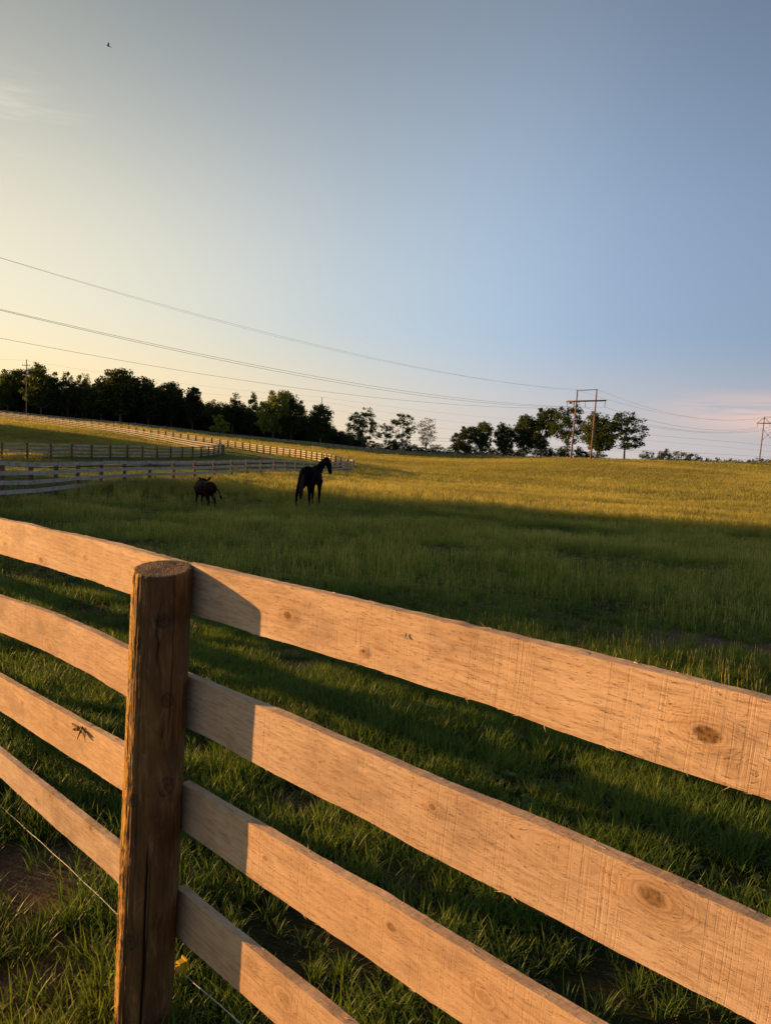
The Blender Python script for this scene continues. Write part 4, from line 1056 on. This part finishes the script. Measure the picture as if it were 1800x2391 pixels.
pylon('near wooden H shaped power pylon standing in the golden field before the tree row',
      ((( 1348.5,910), (1332,1077)), ((1393.5,908.5), (1378.5,1079)), ((1322,937), (1415.5,935)), ((1345,911.5), (1395,909.5)),
       [((1324.5,937.5), (1324,950)), ((1367,936.5), (1366,950.5)), ((1413,935.5), (1411.5,950.5))],
       [((1342,1005), (1387,960)), ((1364,983), (1381,1003))]), 190)
pylon('far wooden H shaped power pylon cut off by the right edge of the picture',
      (((1785,973), (1771,1091)), ((1812,972), (1799,1092)), ((1767,988), (1830,988)), ((1785,973.5), (1813,973)),
       [((1768,988), (1767.5,998)), ((1797,988), (1796,998)), ((1829,988), (1828,998))],
       [((1767,988), (1784,975)), ((1785,975), (1798,988)), ((1813,975), (1829,988)), ((1782,1003), (1803,1027)), ((1780,1027), (1806,1003))]), 290)
def wire(label, pts, d0, d1, r_=.03, ext0=0.0, ext1=0.0, curve=True):
    """pts measured along the wire; it lies in the vertical plane through its two end stations"""
    a = V3(at(pts[0][0], pts[0][1], d0)); b = V3(at(pts[-1][0], pts[-1][1], d1))
    dv = Vector((b.x-a.x, b.y-a.y)); L_ = dv.length; dv /= L_; nv = Vector((-dv.y, dv.x))
    S_, Z_ = [], []
    for p in pts:
        q = ray(*p); den = q[0]*nv.x+q[1]*nv.y; k = (a.x*nv.x+a.y*nv.y)/den; P = q*k
        S_.append((P[0]-a.x)*dv.x+(P[1]-a.y)*dv.y); Z_.append(P[2])
    cf = np.polyfit(S_, Z_, 2 if len(pts) > 2 else 1)
    sag = 0
    if len(pts) == 2: sag = L_*.008
    out = []
    for s in np.linspace(-ext0, L_+ext1, 60):
        u = s/L_; out.append(Vector((a.x+dv.x*s, a.y+dv.y*s, float(np.polyval(cf, s))-sag*4*u*(1-u))))
    m = MB(); m.tube(out, r_*.62, 5)
    return tag(m.build('power_line', wire_m, None, True), label, 'power line')
G_ = None
wire('uppermost power line sweeping down from the left edge to the left pole top', [(0,605),(216,661.6),(476,735),(713.5,798),(919,847.5),(1135,886),(1348,911)], 86, 190, .022, 35)
wire('second thin power line just under the uppermost one, ending at the right pole top', [(0,606.5),(216,664),(476,738),(713.5,801),(919,850),(1135,888),(1393,909.5)], 90, 190, .018, 35)
wire('upper line of the close double conductor that ends at the middle of the crossarm', [(0,725),(260,772),(605,861),(850,898),(1100,930),(1366,950)], 82, 190, .034, 30)
wire('lower line of the close double conductor that ends at the left end of the crossarm', [(0,727.5),(260,776),(605,865.5),(850,903.5),(1100,935),(1324,950)], 78, 190, .034, 30)
wire('lowest conductor crossing the sky from the left edge to the right end of the crossarm', [(0,791),(297,840),(550,885.5),(850,927.5),(1100,945),(1411,950.5)], 92, 190, .034, 30)
wire('thin wire from the near pylon right pole top down to the far pylon', [(1393.5,909),(1480,940),(1600,973),(1700,980),(1785,973.5)], 190, 290, .03)
wire('thin wire from the near pylon left pole top down to the far pylon', [(1348.5,911),(1440,938),(1550,965),(1660,979),(1812,973)], 190, 290, .03)
wire('sagging conductor between the pylons from the right end of the crossarm', [(1411.5,950.5),(1500,976),(1600,996),(1690,1006),(1767.5,998)], 190, 290, .045)
wire('sagging conductor between the pylons from the middle of the crossarm', [(1366,950.5),(1480,985),(1600,1004),(1690,1008),(1796,998)], 190, 290, .045)
wire('sagging conductor between the pylons from the left end of the crossarm', [(1324,950),(1460,984),(1580,1006),(1690,1010),(1828,998)], 190, 290, .045)
wire('faint wire leaving the far pole behind the dark rounded tree at its top, going right', [(754,927),(900,947.5),(1030,964),(1198,979)], 330, 345, .035, 0, 50)
wire('faint wire leaving the far pole a little below its top, going right', [(754,937),(900,962.5),(1000,977),(1111,990)], 330, 345, .035, 0, 70)
wire('faint wire leaving the far pole third from its top, going right', [(756,949),(900,982),(980,993),(1072,1004.6)], 330, 345, .035, 0, 60)
wire('faint wire between the two left utility poles, upper one', [(62,841),(240,870),(418,895),(607,914.5),(751,927)], 300, 330, .035)
wire('faint wire between the two left utility poles, lower one', [(65,858),(240,888),(466,917.5),(607,928),(751,938)], 300, 330, .035)
wire('faint wire from the left utility pole out of the left edge', [(-60,840),(0,839),(62,841)], 290, 300, .035)
wire('higher of the low wires crossing behind the nearly bare tree', [(880,1020.5),(980,1022.5),(1075,1024.5)], 360, 365, .07, 40, 30)
wire('lower of the low wires crossing behind the nearly bare tree', [(880,1026),(980,1029),(1075,1031)], 360, 365, .07, 40, 30)
wire('upper wire descending to the right edge below the far pylon braces', [(1505,1014.5),(1620,1024),(1720,1033),(1800,1040)], 350, 360, .06, 60, 20)
wire('middle thin wire descending to the right edge over the distant trees', [(1505,1028),(1620,1037),(1720,1047),(1800,1054)], 350, 360, .04, 60, 20)
wire('lower dark wire over the distant trees at the right edge', [(1490,1051),(1600,1056),(1700,1062),(1800,1067)], 350, 360, .07, 60, 20)
wire('lowest dark wire over the hedge at the right edge', [(1490,1056),(1600,1063),(1700,1070),(1800,1078)], 350, 360, .05, 60, 20)
def upole(label, top, base, depth, r_, mat, hw=False, tilt=0):
    t_, b_ = V3(at(top[0], top[1], depth)), V3(at(base[0], base[1], depth)); root = empty('utility_pole', b_); tag(root, label, 'utility pole')
    m = MB(); m.tube([Vector((0, 0, -2)), (t_-b_)*.5, t_-b_], [r_, r_*.85, r_*.65], 8); m.build('pole', mat, root, True)
    if hw:
        for dz, w_ in ((-.9*2.2, 1.6), (-1.55*2.2, 2.6)):
            m = MB(); c = t_-b_+Vector((0, 0, dz)); m.box(c+Vector((.0, -.25, 0)), (w_*1.6, .14, .16)); ca_ = m.build('crossarm', pole_m, root)
            for s_ in (-1, -.4, .4, 1):
                q = c+Vector((s_*w_*.75, -.25, .3)); m = MB(); m.tube([q-Vector((0, 0, .22)), q-Vector((0, 0, .02)), q+Vector((0, 0, .12))], [.06, .13, .07], 8); m.build('insulator', glassy, root, True)
        m = MB(); c = t_-b_+Vector((.7, -.3, -4.2)); m.tube([c-Vector((0, 0, .6)), c+Vector((0, 0, .6))], [.34, .34], 12); m.build('transformer', steel, root, True)
    return root
upole('dark utility pole with crossarms above the woods at far left', (62,839), (62,972), 248, .22, pole_m, True)
upole('thin pale utility pole with its top above the dark rounded tree', (752,926), (748,1046), 258, .17, steel)
upole('short pale utility pole before the broad dark distant tree at right', (1590,1051), (1588,1084), 300, .20, steel)
upole('low pale post at the right foot of the wide domed tree', (1493,1062), (1492.5,1082), 300, .16, steel)

# ------------------------------------------------------------------ the car on the distant road
rc = [az_at(x, d) for x, d in ((700,288),(850,292),(960,296),(1033,300),(1110,306),(1200,318),(1330,340),(1500,380))]
ribbon('road', resample(smooth_line(rc), 5), 6.5, road_mat, .10, 'distant road passing behind the far fence')
X, Y = az_at(1035, 298.6); car = empty('car', (X, Y, gz(X, Y)+.12), R(-6)); tag(car, 'small pale car driving on the distant road left of the pylon tree row', 'car')
paint = principled('silver_white_paint', lambda t: t.ramp(t.n('ShaderNodeTexNoise', inp={'Scale': 1.0}).outputs['Fac'], [(.3, (.62, .63, .65)), (.7, (.68, .69, .70))]), .3, spec=.6)
glassm = principled('dark_car_glass', lambda t: t.ramp(t.n('ShaderNodeTexNoise', inp={'Scale': 1.0}).outputs['Fac'], [(.3, (.02, .025, .03)), (.7, (.03, .035, .04))]), .1, spec=.7)
rub = principled('black_rubber', lambda t: t.ramp(t.n('ShaderNodeTexNoise', inp={'Scale': 5.0}).outputs['Fac'], [(.3, (.015, .015, .015)), (.7, (.03, .03, .03))]), .8)
prof = [(-2.2,.35),(-2.25,.62),(-2.15,.92),(-1.55,1.0),(-1.0,1.42),(-.2,1.5),(.55,1.44),(1.15,1.02),(2.0,.88),(2.22,.66),(2.2,.35)]
b = MB(); vs = [(x, s_*(.88 if z < 1.05 else .70), z) for s_ in (-1, 1) for x, z in prof]; n_ = len(prof)
fs_ = [tuple(range(n_)), tuple(range(n_, 2*n_))[::-1]]+[(i, (i+1) % n_, n_+(i+1) % n_, n_+i)[::-1] for i in range(n_)]
b.add(vs, fs_); b.build('body', paint, car)
for s_ in (-1, 1):
    b = MB(); q = [(-1.3,1.05),(-.9,1.36),(-.15,1.42),(.5,1.37),(.95,1.06)]
    b.add([(x, s_*(.895-(z-1.03)*.42), z) for x, z in q]+[(x, s_*(.875-(z-1.03)*.42), z) for x, z in q], [(0,1,2,3,4),(9,8,7,6,5),(0,5,6,1),(1,6,7,2),(2,7,8,3),(3,8,9,4),(4,9,5,0)]); b.build('side_window', glassm, car)
    for x in (-1.4, 1.4):
        b = MB(); b.tube([(x, s_*.70, .33), (x, s_*.90, .33)], [.33, .33], 18); w_ = b.build('wheel', rub, car, True)
        b = MB(); b.tube([(x, s_*.89, .33), (x, s_*.915, .33)], [.19, .17], 12); b.build('hubcap', steel, w_, True)
b = MB(); b.add([(.60,-.62,1.42),(.60,.62,1.42),(1.17,.72,1.04),(1.17,-.72,1.04),(.62,-.62,1.445),(.62,.62,1.445),(1.2,.72,1.06),(1.2,-.72,1.06)], [(0,1,2,3),(7,6,5,4),(0,4,5,1),(1,5,6,2),(2,6,7,3),(3,7,4,0)]); b.build('windscreen', glassm, car)

# ------------------------------------------------------------------ animals
def solid(mb, name, mat, parent, voxel, smooth_it=6, extra=None):
    me = new_mesh(name, mb.v, mb.f, mat, True)
    tmp = bpy.data.objects.new('tmp', me); C.objects.link(tmp)
    rm = tmp.modifiers.new('r', 'REMESH'); rm.mode = 'VOXEL'; rm.voxel_size = voxel; rm.use_smooth_shade = True
    sm = tmp.modifiers.new('s', 'SMOOTH'); sm.iterations = smooth_it; sm.factor = .5
    dg = bpy.context.evaluated_depsgraph_get(); ev = tmp.evaluated_get(dg)
    m2 = bpy.data.meshes.new_from_object(ev); m2.name = name
    bpy.data.objects.remove(tmp)
    if not m2.materials: m2.materials.append(mat)
    return obj(name, m2, parent)
def coat(name, c0, c1, c2, rough=.8):
    return principled(name, lambda t: t.ramp(t.noise(t.n('ShaderNodeTexCoord').outputs['Object'], 5, 4), [(.3, c0), (.55, c1), (.75, c2)]), rough, lambda t: (t.noise(t.mapping(t.n('ShaderNodeTexCoord').outputs['Object'], (30, 30, 12)), 2, 3), .006), spec=.05)
black = coat('black_horse_coat', (.004, .003, .004), (.007, .005, .006), (.013, .009, .008))
hair = principled('tail_hair', lambda t: (lambda P: t.mix(t.smooth(t.n('ShaderNodeSeparateXYZ', inp={0: P}).outputs[2], .85, .35), (.008, .006, .006), t.ramp(t.noise(t.mapping(P, (60, 60, 4)), 1, 3), [(.35, (.02, .01, .006)), (.65, (.09, .035, .014))])))(t.n('ShaderNodeTexCoord').outputs['Object']), .5, lambda t: (t.noise(t.mapping(t.n('ShaderNodeTexCoord').outputs['Object'], (90, 90, 3)), 1, 3), .02))
hoofm = principled('dark_hoof', lambda t: t.ramp(t.n('ShaderNodeTexNoise', inp={'Scale': 30.0}).outputs['Fac'], [(.3, (.02, .016, .012)), (.7, (.05, .04, .03))]), .5)
def horse_legs(mb, hoofs, legs):
    for (pts, rad_l) in legs: mb.tube(pts, rad_l, 12)
X, Y = az_at(730, 28.5); HZ = gz(X, Y)+.04
horse = empty('horse', (X, Y, HZ), R(90-14)); tag(horse, 'black horse with halter standing in the tall grass, seen from behind', 'horse')
# local: x towards the head, y to the horse's left, z up
mb = MB()
ry = lambda a: Matrix.Rotation(a, 3, 'Y')
mb.ell((.0, 0, 1.14), (.66, .33, .35), ry(R(2)))
mb.ell((.30, 0, 1.17), (.40, .275, .36)); mb.ell((-.46, 0, 1.24), (.37, .31, .33)); mb.ell((-.60, 0, 1.14), (.25, .29, .32))
mb.ell((.42, 0, 1.33), (.30, .14, .24)); mb.ell((.52, 0, 1.08), (.25, .24, .28)); mb.ell((-.12, 0, 1.28), (.5, .2, .22))
for s_ in (-1, 1): mb.ell((-.55, .13*s_, 1.05), (.22, .14, .36)); mb.ell((.42, .15*s_, 1.05), (.19, .11, .32))
# neck: deep and arched
nk = [((.44, -.01, 1.24), .29, .19), ((.53, -.08, 1.41), .25, .165), ((.61, -.16, 1.56), .205, .14), ((.68, -.23, 1.69), .17, .12), ((.73, -.29, 1.79), .14, .10)]
for a, c in zip(nk[:-1], nk[1:]):
    for q in range(5):
        u = q/5; p = Vector(a[0]).lerp(Vector(c[0]), u); r1 = a[1]+(c[1]-a[1])*u; r2 = a[2]+(c[2]-a[2])*u
        mb.ell(p, (r1*.9, r2, r1*.72), ry(R(-35)), 14, 8)
# head, carried nose down, turned a little
hd = [((.74, -.30, 1.80), .11, .10), ((.77, -.33, 1.75), .145, .12), ((.81, -.37, 1.64), .145, .115), ((.85, -.40, 1.52), .115, .095), ((.88, -.42, 1.39), .09, .08), ((.90, -.435, 1.31), .09, .08), ((.91, -.44, 1.27), .07, .065)]
for a, c in zip(hd[:-1], hd[1:]):
    for q in range(4):
        u = q/4; p = Vector(a[0]).lerp(Vector(c[0]), u); r1 = a[1]+(c[1]-a[1])*u; r2 = a[2]+(c[2]-a[2])*u
        mb.ell(p, (r1, r2, r1*.8), ry(R(25)), 14, 8)
mb.ell((1.10, -.03, 1.27), (.04, .035, .045))
# legs: (hip/shoulder ... hoof)
def hind(y, fx, fz=0):
    return ([(-.50, y*.6, 1.10), (-.44+fx*.25, y, .86), (-.50+fx*.4, y, .78), (-.70+fx*.75, y, .53), (-.70+fx*.8, y, .47), (-.685+fx*.95, y, .22), (-.67+fx, y, .14), (-.62+fx, y, .06), (-.60+fx, y, .0)],
            [.20, .15, .125, .062, .062, .042, .050, .046, .062])
def fore(y, fx):
    return ([(.42, y*.95, 1.02), (.42+fx*.3, y, .82), (.44+fx*.5, y, .52), (.44+fx*.55, y, .46), (.44+fx*.9, y, .20), (.44+fx*.95, y, .14), (.48+fx, y, .06), (.49+fx, y, 0)],
            [.15, .10, .055, .058, .038, .048, .043, .060])
hoof_at = []
for (p_, r_) in (hind(.24, -.22), hind(-.13, .22), fore(.08, -.02), fore(-.19, .0)):
    mb.tube(p_, r_, 12); hoof_at.append(p_[-1])
# sheath and flank
mb.ell((-.18, 0, .86), (.16, .07, .10)); mb.tube([(-.28, .02, .84), (-.30, .02, .70), (-.31, .02, .60)], [.05, .035, .025], 8)
body = solid(mb, 'body', black, horse, .017, 5)
for h_ in hoof_at:
    b = MB(); b.tube([(h_[0], h_[1], -.05), (h_[0]-.005, h_[1], .05)], [.075, .058], 14); b.build('hoof', hoofm, horse, True)
for s_ in (-1, 1):
    b = MB(); b.tube([(.73, -.30+s_*.065, 1.84), (.725, -.30+s_*.095, 1.91), (.735, -.30+s_*.10, 1.97), (.745, -.30+s_*.095, 2.03)], [.034, .038, .026, .004], 10, True, 0, .55); b.build('ear', black, horse, True)
    b = MB(); b.ell((.82, s_*.088-.37, 1.665), (.018, .012, .016)); b.build('eye', hoofm, horse, True)
# tail: strands
b = MB(); r_ = np.random.default_rng(5)
for i in range(46):
    a = r_.random()*6.28; q = math.sqrt(r_.random()); dx, dy = math.cos(a)*q, math.sin(a)*q
    L_ = r_.uniform(.86, 1.0)
    pts = [(-.80, 0, 1.30), (-.86+dx*.02, .01+dy*.03, 1.20), (-.89+dx*.04, .03+dy*.05, .95), (-.90+dx*.05, .05+dy*.06, .70), (-.89+dx*.05, .07+dy*.06, 1.30-.86*L_), (-.885+dx*.03, .08+dy*.035, 1.30-1.0*L_)]
    b.tube(pts, [.016, .022, .024, .024, .016, .003], 5)
b.build('tail', hair, horse, True)
# mane: locks falling on the right of the crest
b = MB()
for i in range(34):
    u = i/33; p = Vector((.46, 0, 1.50)).lerp(Vector((.73, -.30, 1.90)), u)+Vector((-.06*math.sin(u*3.1), 0, .05*math.sin(u*3.1)-.015))
    L_ = .20+.05*math.sin(i*2.1); s_ = -1
    b.tube([p+Vector((0, .01, .0)), p+Vector((.01, s_*.05, -.02)), p+Vector((.03, s_*.11, -.10)), p+Vector((.05, s_*.135, -.10-L_*.6))], [.014, .02, .018, .003], 5)
b.build('mane', hair, horse, True)
strap = principled('dark_leather', lambda t: t.ramp(t.n('ShaderNodeTexNoise', inp={'Scale': 30.0}).outputs['Fac'], [(.3, (.03, .02, .015)), (.7, (.06, .04, .03))]), .5)
b = MB()
def ringp(c, a_, rx, ry_, n_=18):
    M3 = ry(a_); return [tuple(Vector(c)+M3 @ Vector((rx*math.cos(2*math.pi*i/n_), ry_*math.sin(2*math.pi*i/n_), 0))) for i in range(n_+1)]
b.tube(ringp((.865, -.41, 1.48), R(25), .115, .098), .012, 6); b.tube(ringp((.77, -.33, 1.76), R(62), .148, .124), .011, 6)
for s_ in (-1, 1): b.tube([(.86, s_*.10-.41, 1.49), (.81, s_*.122-.375, 1.63), (.77, s_*.124-.33, 1.75)], .010, 6)
b.build('halter', strap, horse, True)

X, Y = az_at(481, 28.5); DZ = gz(X, Y)+.05
donk = empty('donkey', (X, Y, DZ), R(90+44)); donk.scale = (1.07, 1.07, 1.03); tag(donk, 'small dark brown donkey grazing head down with its tail swishing right', 'donkey')
brown = coat('brown_donkey_coat', (.012, .007, .006), (.022, .010, .008), (.035, .015, .010), .65)
pale = coat('pale_grey_fur', (.10, .09, .085), (.15, .13, .12), (.2, .18, .165), .7)
mb = MB()
mb.ell((0, 0, .71), (.48, .31, .27)); mb.ell((-.32, 0, .74), (.28, .25, .25)); mb.ell((.28, 0, .72), (.28, .24, .26)); mb.ell((-.02, 0, .64), (.38, .31, .24)); mb.ell((.3, 0, .84), (.2, .1, .12))
nk = [((.38, 0, .80), .17, .12), ((.50, -.08, .86), .14, .10), ((.56, -.20, .90), .12, .09), ((.58, -.30, .91), .105, .085)]
for a, c in zip(nk[:-1], nk[1:]):
    for q in range(4):
        u = q/4; p = Vector(a[0]).lerp(Vector(c[0]), u); r1 = a[1]+(c[1]-a[1])*u; mb.ell(p, (r1, r1*.85, r1), None, 12, 8)
hd = [((.58, -.31, .93), .10), ((.62, -.34, .86), .095), ((.69, -.37, .74), .07), ((.74, -.39, .62), .058), ((.75, -.40, .58), .05)]
for a, c in zip(hd[:-1], hd[1:]):
    for q in range(4):
        u = q/4; p = Vector(a[0]).lerp(Vector(c[0]), u); r1 = a[1]+(c[1]-a[1])*u; mb.ell(p, (r1, r1*.85, r1), None, 12, 8)
hoof_at = []
for (y, fx) in ((.10, .0), (-.13, -.05)):
    p_ = [(-.34, y, .66), (-.30+fx*.3, y, .50), (-.44+fx*.7, y, .30), (-.44+fx*.8, y, .27), (-.42+fx, y, .10), (-.39+fx, y, .03), (-.38+fx, y, 0)]
    mb.tube(p_, [.13, .095, .042, .042, .028, .034, .042], 10); hoof_at.append(p_[-1])
for (y, fx) in ((.13, .03), (-.10, .06)):
    p_ = [(.28, y, .62), (.30, y, .46), (.31+fx, y, .28), (.31+fx, y, .10), (.33+fx, y, .03), (.34+fx, y, 0)]
    mb.tube(p_, [.10, .065, .038, .027, .033, .042], 10); hoof_at.append(p_[-1])
solid(mb, 'body', brown, donk, .014, 4)
for h_ in hoof_at:
    b = MB(); b.tube([(h_[0], h_[1], -.04), (h_[0], h_[1], .04)], [.045, .036], 12); b.build('hoof', hoofm, donk, True)
for y0, y1 in ((-.215, -.06), (-.405, -.57)):
    b = MB(); b.tube([(.57, y0, .94), (.565, (y0+y1)/2, 1.00), (.56, y1*.8+y0*.2, 1.05), (.56, y1, 1.10)], [.028, .046, .036, .005], 10, True, 0, .5); b.build('ear', brown, donk, True)
b = MB(); b.tube([(-.54, 0, .84), (-.60, -.06, .80), (-.62, -.16, .68), (-.63, -.23, .56), (-.63, -.27, .48)], [.030, .028, .022, .020, .016], 8)
for i in range(16):
    a = i*.8; b.tube([(-.63, -.25, .52), (-.63+.03*math.cos(a), -.28+.03*math.sin(a), .44), (-.63+.02*math.cos(a), -.30+.025*math.sin(a), .36)], [.012, .014, .002], 5)
b.build('tail', brown, donk, True)
b = MB(); b.ell((-.50, -.07, .50), (.045, .035, .12)); b.ell((-.10, -.02, .415), (.16, .07, .02)); b.build('pale_fur', pale, donk, True)
b = MB()
for i in range(14):
    u = i/13; p = Vector((.36, 0, .94)).lerp(Vector((.56, -.26, 1.02)), u); b.tube([p, p+Vector((0, 0, .055))], [.018, .004], 5)
b.build('mane', brown, donk, True)

# ------------------------------------------------------------------ a bird crossing the sky
p = at(253, 106.5, 60); bird = empty('bird', tuple(p), R(200)); tag(bird, 'tiny dark bird flying high in the upper left sky', 'bird')
fe = principled('dark_feathers', lambda t: t.ramp(t.n('ShaderNodeTexNoise', inp={'Scale': 20.0}).outputs['Fac'], [(.3, (.01, .01, .012)), (.7, (.025, .025, .03))]), .7)
b = MB(); b.tube([(-.16, 0, -.03), (-.06, 0, 0), (.03, 0, .01), (.10, 0, .02), (.13, 0, .02)], [.018, .034, .038, .022, .004], 10); b.add([(-.13, .0, -.02), (-.24, .05, -.05), (-.24, -.05, -.05), (-.13, 0, -.012), (-.24, .05, -.044), (-.24, -.05, -.044)], [(0,1,2),(3,5,4),(0,3,4,1),(1,4,5,2),(2,5,3,0)]); b.build('body', fe, bird, True)
for s_ in (-1, 1):
    b = MB(); vs = [(.05, s_*.02, .02), (-.06, s_*.02, .015), (.06, s_*.10, .12), (-.06, s_*.09, .11), (-.04, s_*.14, .24)]
    b.add(vs+[(x, y, z+.006) for x, y, z in vs], [(0,2,3,1),(2,4,3),(5,6,8,7),(7,8,9),(0,1,6,5),(0,5,7,2),(2,7,9,4),(4,9,8,3),(3,8,6,1)]); b.build('wing', fe, bird)
print('objects', len(bpy.data.objects))
